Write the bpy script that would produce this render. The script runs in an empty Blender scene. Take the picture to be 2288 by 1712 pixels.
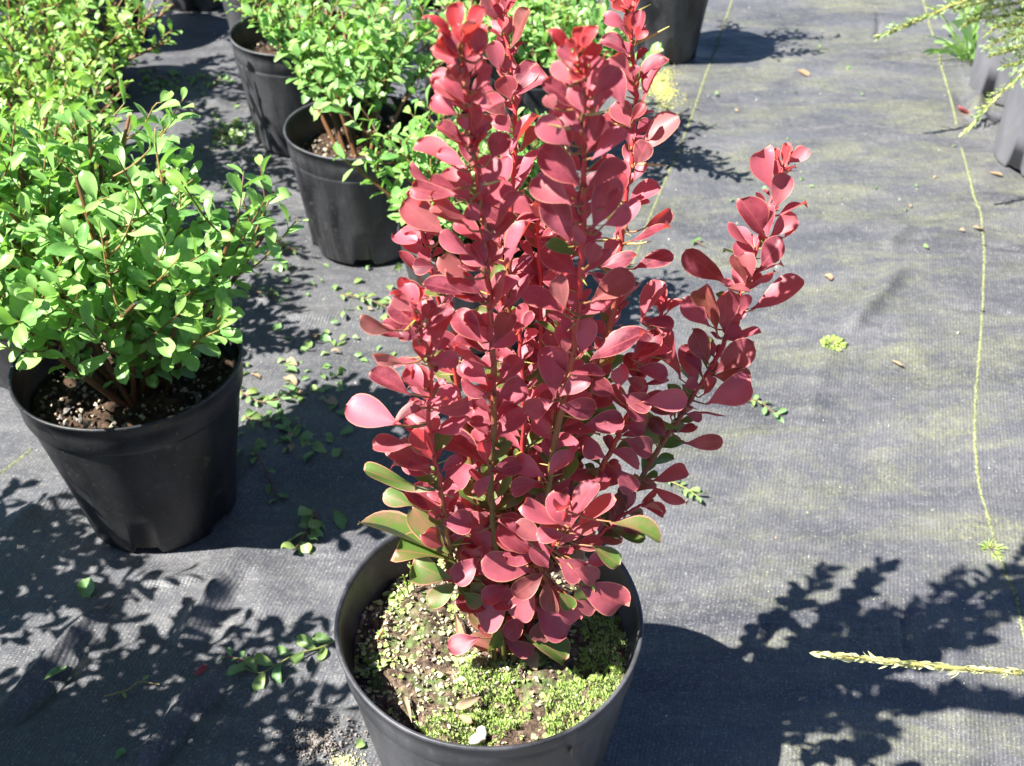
import bpy, math, random
import numpy as np
from mathutils import Vector
rad = math.radians
# ------------------------------------------------------------ camera, sky, sun, exposure
TH, FPX, CAMH = 0.66689, 2641.5, 0.9158          # pitch below the horizon, focal length in photo pixels, height
sc = bpy.context.scene
cd = bpy.data.cameras.new('camera'); cam = bpy.data.objects.new('camera', cd)
sc.collection.objects.link(cam); sc.camera = cam
cam.location = (0, 0, CAMH); cam.rotation_euler = (math.pi/2 - TH, 0, 0)
cd.sensor_width = 36; cd.lens = 36*FPX/2288; cd.clip_start = .02; cd.clip_end = 500
cd.dof.use_dof = True; cd.dof.focus_distance = 0.86; cd.dof.aperture_fstop = 13
SUNV = Vector((.71, .22, -1)).normalized()        # the way the light travels
w = bpy.data.worlds.new('World'); sc.world = w; w.use_nodes = True
wn = w.node_tree.nodes; bg = wn['Background']
sky = wn.new('ShaderNodeTexSky'); sky.sky_type = 'NISHITA'; sky.sun_disc = False
sky.sun_elevation = math.asin(-SUNV.z); sky.sun_rotation = math.atan2(-SUNV.x, -SUNV.y) % (2*math.pi)
w.node_tree.links.new(sky.outputs[0], bg.inputs[0]); bg.inputs[1].default_value = .05
sky.air_density = .75; sky.dust_density = .3; sky.ozone_density = 5
ld = bpy.data.lights.new('sun', 'SUN'); ld.energy = 5.0; ld.angle = rad(.6); ld.color = (1, .965, .91)
sun = bpy.data.objects.new('sun', ld); sc.collection.objects.link(sun)
sun.rotation_euler = SUNV.to_track_quat('-Z', 'Y').to_euler(); sun.location = (-3, -1, 4)
sc.view_settings.view_transform = 'Standard'; sc.view_settings.look = 'None'
sc.view_settings.exposure = 1.78; sc.view_settings.gamma = 1
sc.cycles.max_bounces = 8; sc.cycles.transparent_max_bounces = 8
C = sc.collection
rng = np.random.default_rng(7); random.seed(7)

# ------------------------------------------------------------ helpers
def ray(px, py):
    u = (px-1144)/FPX; v = (py-856)/FPX
    return np.array([u, math.cos(TH)-v*math.sin(TH), -math.sin(TH)-v*math.cos(TH)])
def gnd(px, py, z=0.):                            # photo pixel -> the point of the plane at height z
    d = ray(px, py); t = (z-CAMH)/d[2]; return np.array([d[0]*t, d[1]*t, z])
def gd(dx, dy, z=0.): return gnd(dx*1.0344, dy*1.0344, z)
def aty(px, py, y):                               # photo pixel -> the point that stands y metres in front
    d = ray(px, py); t = y/d[1]; return np.array([d[0]*t, y, CAMH+d[2]*t])
def nrm(a):
    a = np.asarray(a, float); n = np.linalg.norm(a, axis=-1, keepdims=True); return a/np.maximum(n, 1e-9)
def tag(o, label=None, cat=None, group=None, kind=None):
    if label: o['label'] = label
    if cat: o['category'] = cat
    if group: o['group'] = group
    if kind: o['kind'] = kind
    return o
def thing(name, loc, label, cat, group=None):
    o = bpy.data.objects.new(name, None); o.location = loc; o.empty_display_size = .05
    C.objects.link(o); return tag(o, label, cat, group)
class MB:
    """collects vertices, faces, uvs and a per-vertex tint; build() links ONE mesh object"""
    def __init__(s): s.v = []; s.f = []; s.uv = []; s.c = []; s.n = 0; s.m = []
    def add(s, v, f, uv=None, c=(0, 0, 0)):
        v = np.asarray(v, float); f = np.asarray(f, int)
        s.v.append(v); s.f.append(f+s.n); s.n += len(v)
        s.uv.append(np.zeros((len(v), 2)) if uv is None else np.asarray(uv, float))
        c = np.asarray(c, float); s.c.append(np.tile(c, (len(v), 1)) if c.ndim == 1 else c)
    def build(s, name, mat, parent=None, smooth=True, mats=None):
        me = bpy.data.meshes.new(name)
        off = np.array(parent_world(parent)) if parent is not None else np.zeros(3)
        V = np.concatenate(s.v) - off
        UV = np.concatenate(s.uv); CC = np.concatenate(s.c)
        loops = np.concatenate([f.ravel() for f in s.f]); 
        tot = np.concatenate([np.full(len(f), f.shape[1]) for f in s.f])
        start = np.concatenate([[0], np.cumsum(tot)[:-1]])
        me.vertices.add(len(V)); me.vertices.foreach_set('co', V.ravel().astype(np.float32))
        me.loops.add(len(loops)); me.loops.foreach_set('vertex_index', loops.astype(np.int32))
        me.polygons.add(len(tot)); me.polygons.foreach_set('loop_start', start.astype(np.int32))
        me.update(calc_edges=True)
        me.polygons.foreach_set('use_smooth', np.full(len(tot), smooth))
        ul = me.uv_layers.new(name='UVMap'); ul.data.foreach_set('uv', UV[loops].ravel().astype(np.float32))
        at = me.color_attributes.new('tint', 'FLOAT_COLOR', 'POINT')
        at.data.foreach_set('color', np.c_[CC, np.ones(len(CC))].ravel().astype(np.float32))
        me.materials.append(mat); me.validate()
        o = bpy.data.objects.new(name, me); C.objects.link(o)
        if parent is not None: o.parent = parent
        return o
WORLD = {}
def parent_world(p):
    t = np.zeros(3)
    while p is not None: t += np.array(p.location); p = p.parent
    return t
def catmull(P, n=6):
    P = np.asarray(P, float)
    if len(P) < 3: return P
    Q = np.vstack([2*P[0]-P[1], P, 2*P[-1]-P[-2]]); out = []
    for i in range(1, len(Q)-2):
        for k in range(n):
            t = k/n; a, b, c, d = Q[i-1], Q[i], Q[i+1], Q[i+2]
            out.append(.5*((2*b)+(-a+c)*t+(2*a-5*b+4*c-d)*t*t+(-a+3*b-3*c+d)*t**3))
    out.append(Q[-2]); return np.array(out)
def tube(mb, P, r, k=6, c=(0, 0, 0), cap=True):
    P = np.asarray(P, float); r = np.broadcast_to(r, (len(P),)).astype(float)
    T = nrm(np.gradient(P, axis=0)); ref = np.array([0.31, .93, .2]); V = []; UV = []
    a = np.arange(k)*2*np.pi/k
    for i in range(len(P)):
        x = nrm(np.cross(T[i], ref)); y = np.cross(T[i], x)
        V.append(P[i]+r[i]*(np.cos(a)[:, None]*x+np.sin(a)[:, None]*y))
        UV.append(np.c_[a/6.283, np.full(k, i/len(P))])
    V = np.concatenate(V); F = []
    for i in range(len(P)-1):
        for j in range(k):
            F.append((i*k+j, i*k+(j+1) % k, (i+1)*k+(j+1) % k, (i+1)*k+j))
    mb.add(V, F, np.concatenate(UV), c)
    if cap: mb.add(V[-k:], [tuple(range(k))], None, c)
PROF = {'obovate': ([0, .08, .2, .35, .5, .65, .8, .9, .97, 1], [.07, .10, .34, .68, .90, 1, .95, .76, .46, .03]),
        'oval': ([0, .07, .2, .35, .5, .65, .8, .9, .96, 1], [.06, .14, .48, .78, .94, 1, .93, .72, .45, .06]),
        'lance': ([0, .1, .3, .5, .75, 1], [.1, .5, .95, 1, .6, .03]),
        'needle': ([0, .3, 1], [.8, 1, .02])}
def leaves(mb, B, D, N, L, W, prof='obovate', nu=4, nv=8, cup=.25, bend=.15, c=(0, 0, 0), wave=0., seed=0):
    """many leaves at once: base points B, directions D, upper-side normals N, lengths L, full widths W"""
    B = np.atleast_2d(B); n = len(B); D = nrm(np.atleast_2d(D)); N = np.atleast_2d(N)
    N = nrm(N-(N*D).sum(1, keepdims=True)*D); S = np.cross(D, N)
    L = np.broadcast_to(L, (n,)); W = np.broadcast_to(W, (n,)); cup = np.broadcast_to(cup, (n,)); bend = np.broadcast_to(bend, (n,))
    t = np.linspace(0, 1, nv+1); 
    if nv >= 6: t = 1-(1-t)**1.25
    hw = np.interp(t, *PROF[prof]); u = np.linspace(-1, 1, nu+1)
    if nu >= 4: u = np.sign(u)*np.abs(u)**.85
    T, U = np.meshgrid(t, u, indexing='ij'); HW = np.broadcast_to(hw[:, None], T.shape)
    r_ = np.random.default_rng(seed+n); ph = r_.uniform(0, 6.28, (n, 1, 1)); am = r_.uniform(.3, 1, (n, 1, 1))*wave
    x = (T[None]+0*ph); lat = U[None]*HW[None]*(W/2)[:, None, None]
    curl = r_.normal(0, 1, (n, 1, 1))*wave*1.5
    z = cup[:, None, None]*(np.abs(U)*HW)[None]**1.6*(W/2)[:, None, None] - bend[:, None, None]*(T**2)[None]*L[:, None, None] \
        + am*L[:, None, None]*.06*np.sin(5*T[None]+ph)*np.abs(U)[None] + curl*L[:, None, None]*.06*(T[None]**2)*U[None]
    sh = 1-.25*bend[:, None, None]*T[None]**2
    V = B[:, None, None]+D[:, None, None]*(x*sh*L[:, None, None])[..., None]+S[:, None, None]*lat[..., None]+N[:, None, None]*z[..., None]
    m = (nv+1)*(nu+1); V = V.reshape(n*m, 3)
    q = np.array([(i*(nu+1)+j, i*(nu+1)+j+1, (i+1)*(nu+1)+j+1, (i+1)*(nu+1)+j) for i in range(nv) for j in range(nu)])
    F = (q[None]+(np.arange(n)*m)[:, None, None]).reshape(-1, 4)
    UV = np.tile(np.c_[(U.ravel()+1)/2, T.ravel()], (n, 1))
    c = np.asarray(c, float); c = np.tile(c, (n, 1)) if c.ndim == 1 else c
    mb.add(V, F, UV, np.repeat(c, m, axis=0))

# ------------------------------------------------------------ materials
def newmat(name):
    m = bpy.data.materials.new(name); m.use_nodes = True
    nt = m.node_tree; return m, nt, nt.nodes, nt.links, nt.nodes['Principled BSDF']
def nd(ns, t, **k):
    n = ns.new(t)
    for a, b in k.items(): setattr(n, a, b)
    return n
def noise(nt, scale, detail=4, rough=.55, vec=None, dist=0):
    n = nt.nodes.new('ShaderNodeTexNoise'); n.inputs['Scale'].default_value = scale
    n.inputs['Detail'].default_value = detail; n.inputs['Roughness'].default_value = rough; n.inputs['Distortion'].default_value = dist
    if vec is not None: nt.links.new(vec, n.inputs['Vector'])
    return n.outputs['Fac']
def ramp(nt, fac, stops):
    r = nt.nodes.new('ShaderNodeValToRGB'); e = r.color_ramp.elements
    while len(e) < len(stops): e.new(.5)
    for i, (p, c) in enumerate(stops):
        e[i].position = p; e[i].color = (*c, 1) if len(c) == 3 else c
    nt.links.new(fac, r.inputs[0]); return r.outputs[0]
def mix(nt, fac, a, b, mode='MIX'):
    n = nt.nodes.new('ShaderNodeMix'); n.data_type = 'RGBA'; n.blend_type = mode
    for s, v in ((n.inputs[0], fac), (n.inputs[6], a), (n.inputs[7], b)):
        if hasattr(v, 'links'): nt.links.new(v, s)
        else: s.default_value = v if not isinstance(v, tuple) or len(v) == 4 else (*v, 1)
    return n.outputs[2]
def mth(nt, op, a, b=None, c=None, clamp=False):
    n = nt.nodes.new('ShaderNodeMath'); n.operation = op; n.use_clamp = clamp
    for i, v in enumerate((a, b, c)):
        if v is None: continue
        if hasattr(v, 'links'): nt.links.new(v, n.inputs[i])
        else: n.inputs[i].default_value = v
    return n.outputs[0]
def bump(nt, h, strength, dist, bsdf, base=None):
    b = nt.nodes.new('ShaderNodeBump'); b.inputs['Strength'].default_value = strength; b.inputs['Distance'].default_value = dist
    nt.links.new(h, b.inputs['Height'])
    if base is not None: nt.links.new(base, b.inputs['Normal'])
    if bsdf is not None: nt.links.new(b.outputs[0], bsdf.inputs['Normal'])
    return b.outputs[0]
def obj_vec(nt): return nt.nodes.new('ShaderNodeTexCoord').outputs['Object']
def geo_pos(nt): return nt.nodes.new('ShaderNodeNewGeometry').outputs['Position']
def leaf_mat(name, hues, under, greenA, edge, vein, trans, tcol, rough=.42, spec=.5, tw=.3, young=None):
    """hues: two ends of the per-leaf colour; tint.r picks it, tint.g blends to green, tint.b to the young-tip colour"""
    m, nt, ns, lk, p = newmat(name)
    at = nd(ns, 'ShaderNodeAttribute', attribute_name='tint'); sp = nd(ns, 'ShaderNodeSeparateColor'); lk.new(at.outputs['Color'], sp.inputs[0])
    uv = nd(ns, 'ShaderNodeUVMap'); sx = nd(ns, 'ShaderNodeSeparateXYZ'); lk.new(uv.outputs[0], sx.inputs[0])
    u = mth(nt, 'ABSOLUTE', mth(nt, 'SUBTRACT', mth(nt, 'MULTIPLY', sx.outputs[0], 2), 1)); v = sx.outputs[1]
    pos = geo_pos(nt)
    col = mix(nt, sp.outputs[0], hues[0], hues[1])
    mott = noise(nt, 75, 5, .65, pos)
    col = mix(nt, mth(nt, 'MULTIPLY', mth(nt, 'SUBTRACT', mott, .4, clamp=True), 1.6), col, tuple(x*1.35 for x in hues[1]))
    if young: col = mix(nt, sp.outputs[2], col, young)
    gf = mth(nt, 'MULTIPLY', sp.outputs[1], mth(nt, 'ADD', .1, mth(nt, 'MULTIPLY', noise(nt, 60, 3, .6, pos), 1.8)), clamp=True)
    col = mix(nt, gf, col, greenA)
    # midrib and side veins
    side = mth(nt, 'SINE', mth(nt, 'MULTIPLY', mth(nt, 'ADD', mth(nt, 'SUBTRACT', v, mth(nt, 'MULTIPLY', u, .22)), mth(nt, 'MULTIPLY', noise(nt, 150, 2, .5, pos), .12)), 40))
    sv = mth(nt, 'MULTIPLY', mth(nt, 'GREATER_THAN', side, .975), mth(nt, 'MULTIPLY', noise(nt, 120, 2, .5, pos), .22))
    mid = mth(nt, 'LESS_THAN', u, .05)
    vm = mth(nt, 'MAXIMUM', mth(nt, 'MULTIPLY', mid, .75), sv)
    col = mix(nt, mth(nt, 'MULTIPLY', vm, .55), col, vein)
    ed = mth(nt, 'GREATER_THAN', u, .93); tipe = mth(nt, 'GREATER_THAN', v, .975)
    em = mth(nt, 'MULTIPLY', mth(nt, 'MAXIMUM', ed, tipe), .75)
    if edge: col = mix(nt, em, col, edge)
    g = nd(ns, 'ShaderNodeNewGeometry')
    und = mix(nt, mth(nt, 'MULTIPLY', gf, 1.3, clamp=True), under, (.25, .30, .17))
    cc = mix(nt, g.outputs['Backfacing'], col, und)
    lk.new(cc, p.inputs['Base Color']); p.inputs['Roughness'].default_value = rough
    p.inputs['Specular IOR Level'].default_value = spec
    h = mth(nt, 'ADD', mth(nt, 'MULTIPLY', mth(nt, 'ABSOLUTE', side), .10), mth(nt, 'MULTIPLY', mott, 1.2))
    bump(nt, h, .35, .0006, p)
    tr = nd(ns, 'ShaderNodeBsdfTranslucent'); 
    lk.new(mix(nt, gf, tcol, tuple(x*1.0 for x in trans)), tr.inputs[0])
    ms = nd(ns, 'ShaderNodeMixShader'); ms.inputs[0].default_value = tw
    lk.new(p.outputs[0], ms.inputs[1]); lk.new(tr.outputs[0], ms.inputs[2])
    lk.new(ms.outputs[0], ns['Material Output'].inputs[0]); return m
M = {}
M['redleaf'] = leaf_mat('barberry_leaf', [(.065, .010, .024), (.45, .110, .150)], (.46, .17, .16), (.10, .17, .03),
                        (.62, .26, .18), (.46, .12, .10), (.17, .28, .03), (.95, .09, .05), rough=.50, spec=.5, tw=.29, young=(.46, .045, .055))
M['greenleaf'] = leaf_mat('shrub_leaf', [(.085, .25, .06), (.32, .52, .155)], (.30, .48, .22), (.25, .42, .05),
                          None, (.26, .42, .16), (.35, .60, .06), (.30, .62, .07), rough=.44, spec=.5, tw=.30)
M['paleleaf'] = leaf_mat('cut_leaf', [(.09, .22, .07), (.22, .38, .15)], (.34, .48, .30), (.30, .34, .06),
                         None, (.30, .45, .2), (.35, .5, .06), (.22, .45, .08), rough=.4, spec=.7, tw=.25)
M['juniper'] = leaf_mat('juniper_needle', [(.24, .36, .10), (.55, .62, .20)], (.30, .42, .20), (.55, .58, .22),
                        None, (.4, .5, .2), (.5, .6, .1), (.45, .55, .1), rough=.5, spec=.4, tw=.2)
def simple(name, stops, scale, rough=.7, spec=.3, bscale=200, bstr=.4, bdist=.001, detail=5, attr=False):
    m, nt, ns, lk, p = newmat(name); pos = geo_pos(nt)
    c = ramp(nt, noise(nt, scale, detail, .6, pos), stops)
    if attr:
        at = nd(ns, 'ShaderNodeAttribute', attribute_name='tint'); c = mix(nt, .85, c, at.outputs['Color'])
    lk.new(c, p.inputs['Base Color']); p.inputs['Roughness'].default_value = rough; p.inputs['Specular IOR Level'].default_value = spec
    bump(nt, noise(nt, bscale, 4, .6, pos), bstr, bdist, p); return m
def stem_mat(name, lo, hi):
    m, nt, ns, lk, p = newmat(name)
    at = nd(ns, 'ShaderNodeAttribute', attribute_name='tint')
    c = mix(nt, mth(nt, 'MULTIPLY', noise(nt, 300, 4, .6, geo_pos(nt)), .4), at.outputs['Color'], lo)
    lk.new(c, p.inputs['Base Color']); p.inputs['Roughness'].default_value = .5
    bump(nt, noise(nt, 500, 3, .6, geo_pos(nt)), .4, .0006, p); return m
M['stem'] = stem_mat('stem_bark', (.05, .03, .015), None)
M['attr'] = simple('flecks', [(.3, (.5, .5, .5)), (.7, (1, 1, 1))], 200, attr=True, bscale=300)
def pot_mat(name, dark, light, amount):
    m, nt, ns, lk, p = newmat(name); ob = obj_vec(nt)
    oi = nd(ns, 'ShaderNodeObjectInfo'); va = nd(ns, 'ShaderNodeVectorMath', operation='ADD'); lk.new(ob, va.inputs[0])
    lk.new(oi.outputs['Location'], va.inputs[1]); v = va.outputs[0]
    mp = nd(ns, 'ShaderNodeMapping'); lk.new(v, mp.inputs[0]); mp.inputs['Scale'].default_value = (1, 1, .35)
    n1 = noise(nt, 16, 5, .62, mp.outputs[0], .4); n2 = noise(nt, 260, 3, .7, v); n3 = noise(nt, 55, 5, .7, mp.outputs[0])
    dust = mth(nt, 'MULTIPLY', mth(nt, 'SUBTRACT', n1, amount, clamp=True), 2.2, clamp=True)
    dust = mth(nt, 'MULTIPLY', dust, mth(nt, 'ADD', .35, mth(nt, 'MULTIPLY', n3, 1)))
    c = mix(nt, dust, dark, light)
    mq = nd(ns, 'ShaderNodeMapping'); lk.new(v, mq.inputs[0]); mq.inputs['Scale'].default_value = (6, 6, 60); mq.inputs['Rotation'].default_value = (.3, .2, 0)
    scr = mth(nt, 'MULTIPLY', mth(nt, 'SUBTRACT', noise(nt, 9, 5, .75, mq.outputs[0], 1.2), .60, clamp=True), 3, clamp=True)
    c = mix(nt, mth(nt, 'MULTIPLY', scr, .55), c, tuple(x*1.9+.02 for x in light))
    sb = noise(nt, 40, 6, .7, v); c = mix(nt, mth(nt, 'MULTIPLY', mth(nt, 'SUBTRACT', sb, .60, clamp=True), 3.5, clamp=True), c, (.16, .145, .12))
    sp = mth(nt, 'GREATER_THAN', n2, .66)
    c = mix(nt, mth(nt, 'MULTIPLY', sp, .35), c, (.22, .21, .19))
    lk.new(c, p.inputs['Base Color'])
    lk.new(mth(nt, 'ADD', .36, mth(nt, 'MULTIPLY', dust, .25)), p.inputs['Roughness'])
    p.inputs['Specular IOR Level'].default_value = .38
    bump(nt, mth(nt, 'ADD', n2, mth(nt, 'MULTIPLY', n3, 2)), .22, .0006, p); return m
M['pot'] = pot_mat('black_plastic', (.006, .0062, .007), (.060, .060, .066), .42)
M['pot_worn'] = pot_mat('worn_black_plastic', (.012, .0125, .015), (.135, .137, .148), .36)
M['pot_grey'] = pot_mat('grey_plastic', (.10, .102, .115), (.19, .19, .205), .32)
M['soil'] = simple('potting_soil', [(.25, (.012, .008, .006)), (.5, (.045, .028, .018)), (.75, (.12, .075, .045))], 170, .9, .2, 260, .9, .003)
def mossy():
    m, nt, ns, lk, p = newmat('mossy_soil'); pos = geo_pos(nt)
    base = ramp(nt, noise(nt, 140, 6, .7, pos), [(.34, (.014, .009, .006)), (.47, (.10, .062, .04)), (.6, (.26, .18, .12)), (.78, (.46, .37, .27))])
    g = ramp(nt, noise(nt, 210, 5, .6, pos), [(.3, (.05, .09, .02)), (.55, (.17, .26, .07)), (.75, (.38, .46, .18))])
    f = ramp(nt, noise(nt, 34, 5, .65, pos), [(.52, (0, 0, 0)), (.64, (.9, .9, .9))])
    lk.new(mix(nt, f, base, g), p.inputs['Base Color']); p.inputs['Roughness'].default_value = .85
    bump(nt, noise(nt, 220, 6, .7, pos), 1., .006, p); return m
M['mossy'] = mossy()
def fabric():
    m, nt, ns, lk, p = newmat('woven_weed_fabric'); pos = geo_pos(nt)
    sx = nd(ns, 'ShaderNodeSeparateXYZ'); lk.new(pos, sx.inputs[0]); X, Y = sx.outputs[0], sx.outputs[1]
    # the tapes of the weave run roughly along the seams (away from the camera, drifting right)
    U = mth(nt, 'SUBTRACT', X, mth(nt, 'MULTIPLY', Y, .27)); Vv = mth(nt, 'ADD', Y, mth(nt, 'MULTIPLY', X, .27))
    warp = mth(nt, 'SINE', mth(nt, 'MULTIPLY', U, 2*math.pi/.0042)); weft = mth(nt, 'SINE', mth(nt, 'MULTIPLY', Vv, 2*math.pi/.0026))
    mp = nd(ns, 'ShaderNodeMapping'); lk.new(pos, mp.inputs[0]); mp.inputs['Scale'].default_value = (.8, 2.3, 1); mp.inputs['Rotation'].default_value = (0, 0, .12)
    big = noise(nt, 3.2, 7, .68, mp.outputs[0], .35); med = noise(nt, 13, 7, .72, mp.outputs[0], .3); fine = noise(nt, 420, 3, .7, pos)
    mp2 = nd(ns, 'ShaderNodeMapping'); lk.new(pos, mp2.inputs[0]); mp2.inputs['Scale'].default_value = (1, .06, 1); mp2.inputs['Rotation'].default_value = (0, 0, -.264)
    streak = noise(nt, 330, 3, .6, mp2.outputs[0])
    base = mix(nt, ramp(nt, big, [(.3, (0, 0, 0)), (.72, (1, 1, 1))]), (.044, .045, .052), (.118, .119, .128))
    dust = mth(nt, 'MULTIPLY', mth(nt, 'SUBTRACT', med, .44, clamp=True), 3.2, clamp=True)
    c = mix(nt, mth(nt, 'MULTIPLY', dust, .55), base, (.175, .171, .168))
    # algae film: pale yellow-green mottles, strongest towards the right aisle
    al = mth(nt, 'MULTIPLY', mth(nt, 'SUBTRACT', noise(nt, 5.5, 9, .74, mp.outputs[0], .6), .47, clamp=True), 4, clamp=True)
    zone = ramp(nt, mth(nt, 'ADD', mth(nt, 'MULTIPLY', X, .9), .15), [(0, (.12, .12, .12)), (.6, (1, 1, 1))])
    zs = nd(ns, 'ShaderNodeSeparateColor'); lk.new(zone, zs.inputs[0])
    grit = ramp(nt, noise(nt, 230, 5, .85, pos), [(.42, (.12, .12, .12)), (.60, (1, 1, 1))])
    gs = nd(ns, 'ShaderNodeSeparateColor'); lk.new(grit, gs.inputs[0])
    c = mix(nt, mth(nt, 'MULTIPLY', mth(nt, 'MULTIPLY', mth(nt, 'MULTIPLY', al, zs.outputs[0]), gs.outputs[0]), .90), c, (.30, .31, .125))
    c = mix(nt, mth(nt, 'MULTIPLY', mth(nt, 'GREATER_THAN', fine, .60), .42), c, (.40, .39, .36))
    pep = noise(nt, 700, 2, .8, pos); c = mix(nt, mth(nt, 'MULTIPLY', mth(nt, 'SUBTRACT', pep, .5, clamp=True), 3.2, clamp=True), c, (.030, .031, .038))
    cr = noise(nt, 95, 6, .8, pos); c = mix(nt, mth(nt, 'MULTIPLY', mth(nt, 'SUBTRACT', cr, .52, clamp=True), 2.6, clamp=True), c, (.235, .235, .215))
    sf = mth(nt, 'MULTIPLY', mth(nt, 'SUBTRACT', .58, streak, clamp=True), 1.5, clamp=True)
    c = mix(nt, mth(nt, 'MULTIPLY', sf, .7), c, (.045, .047, .06))
    dk = mth(nt, 'MULTIPLY', mth(nt, 'ADD', mth(nt, 'MULTIPLY', warp, .5), .5), .13)
    c = mix(nt, dk, c, (.03, .03, .04))
    lk.new(c, p.inputs['Base Color'])
    lk.new(mth(nt, 'ADD', .42, mth(nt, 'MULTIPLY', dust, .3)), p.inputs['Roughness']); p.inputs['Specular IOR Level'].default_value = .45
    h = mth(nt, 'ADD', mth(nt, 'MULTIPLY', warp, .5), mth(nt, 'ADD', mth(nt, 'MULTIPLY', weft, .18), mth(nt, 'MULTIPLY', fine, 1.8)))
    b1 = bump(nt, h, .5, .0005, None); bump(nt, noise(nt, 38, 6, .65, mp.outputs[0]), .35, .004, p, b1); return m
M['fabric'] = fabric()
M['thread'] = simple('thread', [(.38, (.10, .11, .06)), (.68, (.30, .32, .14))], 260, .8, .2)

# ------------------------------------------------------------ ground: one sheet of woven fabric with real folds
def axis(a, b, step, far):
    core = np.arange(a, b+1e-9, step); s = step; lo = [a]; hi = [core[-1]]
    while hi[-1] < far: s *= 1.18; hi.append(hi[-1]+s); lo.append(lo[-1]-s)
    return np.concatenate([np.array(lo[1:])[::-1], core, np.array(hi[1:])])
GX = axis(-.62, 1.0, .0042, 70); GY = axis(.52, 2.5, .0042, 70)
def vnoise(X, Y, s, seed):
    r = np.random.default_rng(seed); T = r.normal(0, 1, (64, 64)); x = X*s+17.3; y = Y*s+9.1
    xi = np.floor(x).astype(int); yi = np.floor(y).astype(int); fx = x-xi; fy = y-yi
    fx = fx*fx*(3-2*fx); fy = fy*fy*(3-2*fy); g = lambda a, b: T[a % 64, b % 64]
    return (g(xi, yi)*(1-fx)+g(xi+1, yi)*fx)*(1-fy)+(g(xi, yi+1)*(1-fx)+g(xi+1, yi+1)*fx)*fy
FOLDS = [  # photo-pixel polylines lying on the ground, half width m, height m
 ([(2026, 596), (1950, 680), (1886, 750)], .012, .0085), ([(2034, 500), (1975, 560)], .011, .006),
 ([(1860, 760), (1830, 860), (1800, 960)], .016, .003),
 ([(0, 1588), (80, 1500), (175, 1409), (240, 1350)], .007, .010), ([(-20, 1640), (120, 1520), (200, 1440)], .010, -.006),
 ([(300, 1712), (346, 1657), (420, 1560), (500, 1486)], .008, .012), ([(330, 1712), (400, 1620), (520, 1500)], .012, -.006),
 ([(395, 1440), (450, 1360), (505, 1285)], .010, .009), ([(440, 1450), (520, 1350), (560, 1260)], .013, -.005),
 ([(700, 1712), (760, 1640), (790, 1580)], .008, .006),
 ([(250, 1280), (420, 1290), (560, 1230)], .014, .005), ([(500, 1130), (560, 1060), (590, 990)], .013, .005),
 ([(0, 1180), (120, 1120), (200, 1060)], .012, .006),
 ([(560, 640), (650, 700), (800, 690)], .014, .006), ([(330, 250), (440, 235), (520, 225)], .016, .008),
 ([(320, 60), (420, 70), (500, 60)], .016, .007), ([(430, 360), (520, 345), (570, 380)], .014, .006),
 ([(1930, 125), (2040, 132), (2150, 142)], .0055, -.007), ([(1930, 112), (2040, 118), (2150, 128)], .010, .005),
 ([(1964, 20), (1965, 60), (1957, 84)], .005, -.006),
 ([(2120, 693), (2200, 700), (2288, 706)], .0045, -.005), ([(2190, 541), (2288, 556)], .0045, -.005),
 ([(1712, 1395), (1716, 1460)], .004, -.005), ([(2018, 1350), (2030, 1475)], .004, -.005),
 ([(2165, 165), (2190, 200), (2180, 250), (2215, 290)], .014, .012), ([(2140, 190), (2160, 250), (2200, 300)], .012, -.004),
 ([(2100, 1350), (2140, 1500), (2160, 1712)], .016, .004)]
def build_ground():
    X, Y = np.meshgrid(GX, GY, indexing='ij'); Z = .0022*vnoise(X, Y, 6, 1)+.0012*vnoise(X, Y, 17, 2)
    Z += .0011*vnoise(X*1.0, Y*2.6, 9, 3)+.0004*vnoise(X*1.2, Y*3, 40, 4)
    Z += .0022*np.clip((.1-X)/.5, 0, 1)*vnoise(X+Y*.6, Y*.5-X*.3, 16, 5)
    for pl, wd, h in FOLDS:
        P = catmull([gnd(*p)[:2] for p in pl], 5)
        D = np.full(X.shape, 9.); K = np.zeros(X.shape); n = len(P)-1
        for i in range(n):
            a, b = P[i], P[i+1]; e = b-a; t = np.clip(((X-a[0])*e[0]+(Y-a[1])*e[1])/max(e@e, 1e-9), 0, 1)
            d = np.hypot(X-a[0]-t*e[0], Y-a[1]-t*e[1]); s = (i+t)/n
            K = np.where(d < D, s, K); D = np.minimum(D, d)
        Z += 1.3*h*np.exp(-(D/wd)**2)*np.clip(np.sin(np.pi*np.clip(K, .02, .98))*1.6, .0, 1)
    far = np.clip((np.hypot(X, Y-1.5)-3)/4, 0, 1); Z *= 1-far
    Z -= .002
    nx, ny = X.shape; i, j = np.meshgrid(np.arange(nx-1), np.arange(ny-1), indexing='ij'); a = (i*ny+j).ravel()
    mb = MB(); mb.add(np.c_[X.ravel(), Y.ravel(), Z.ravel()], np.c_[a, a+ny, a+ny+1, a+1])
    o = mb.build('ground', M['fabric']); o['kind'] = 'structure'
    build_ground.Z = Z; return o
ground = build_ground()
def gz(x, y):
    i = int(np.clip(np.searchsorted(GX, x), 1, len(GX)-1)); j = int(np.clip(np.searchsorted(GY, y), 1, len(GY)-1))
    return float(build_ground.Z[i, j])
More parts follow.
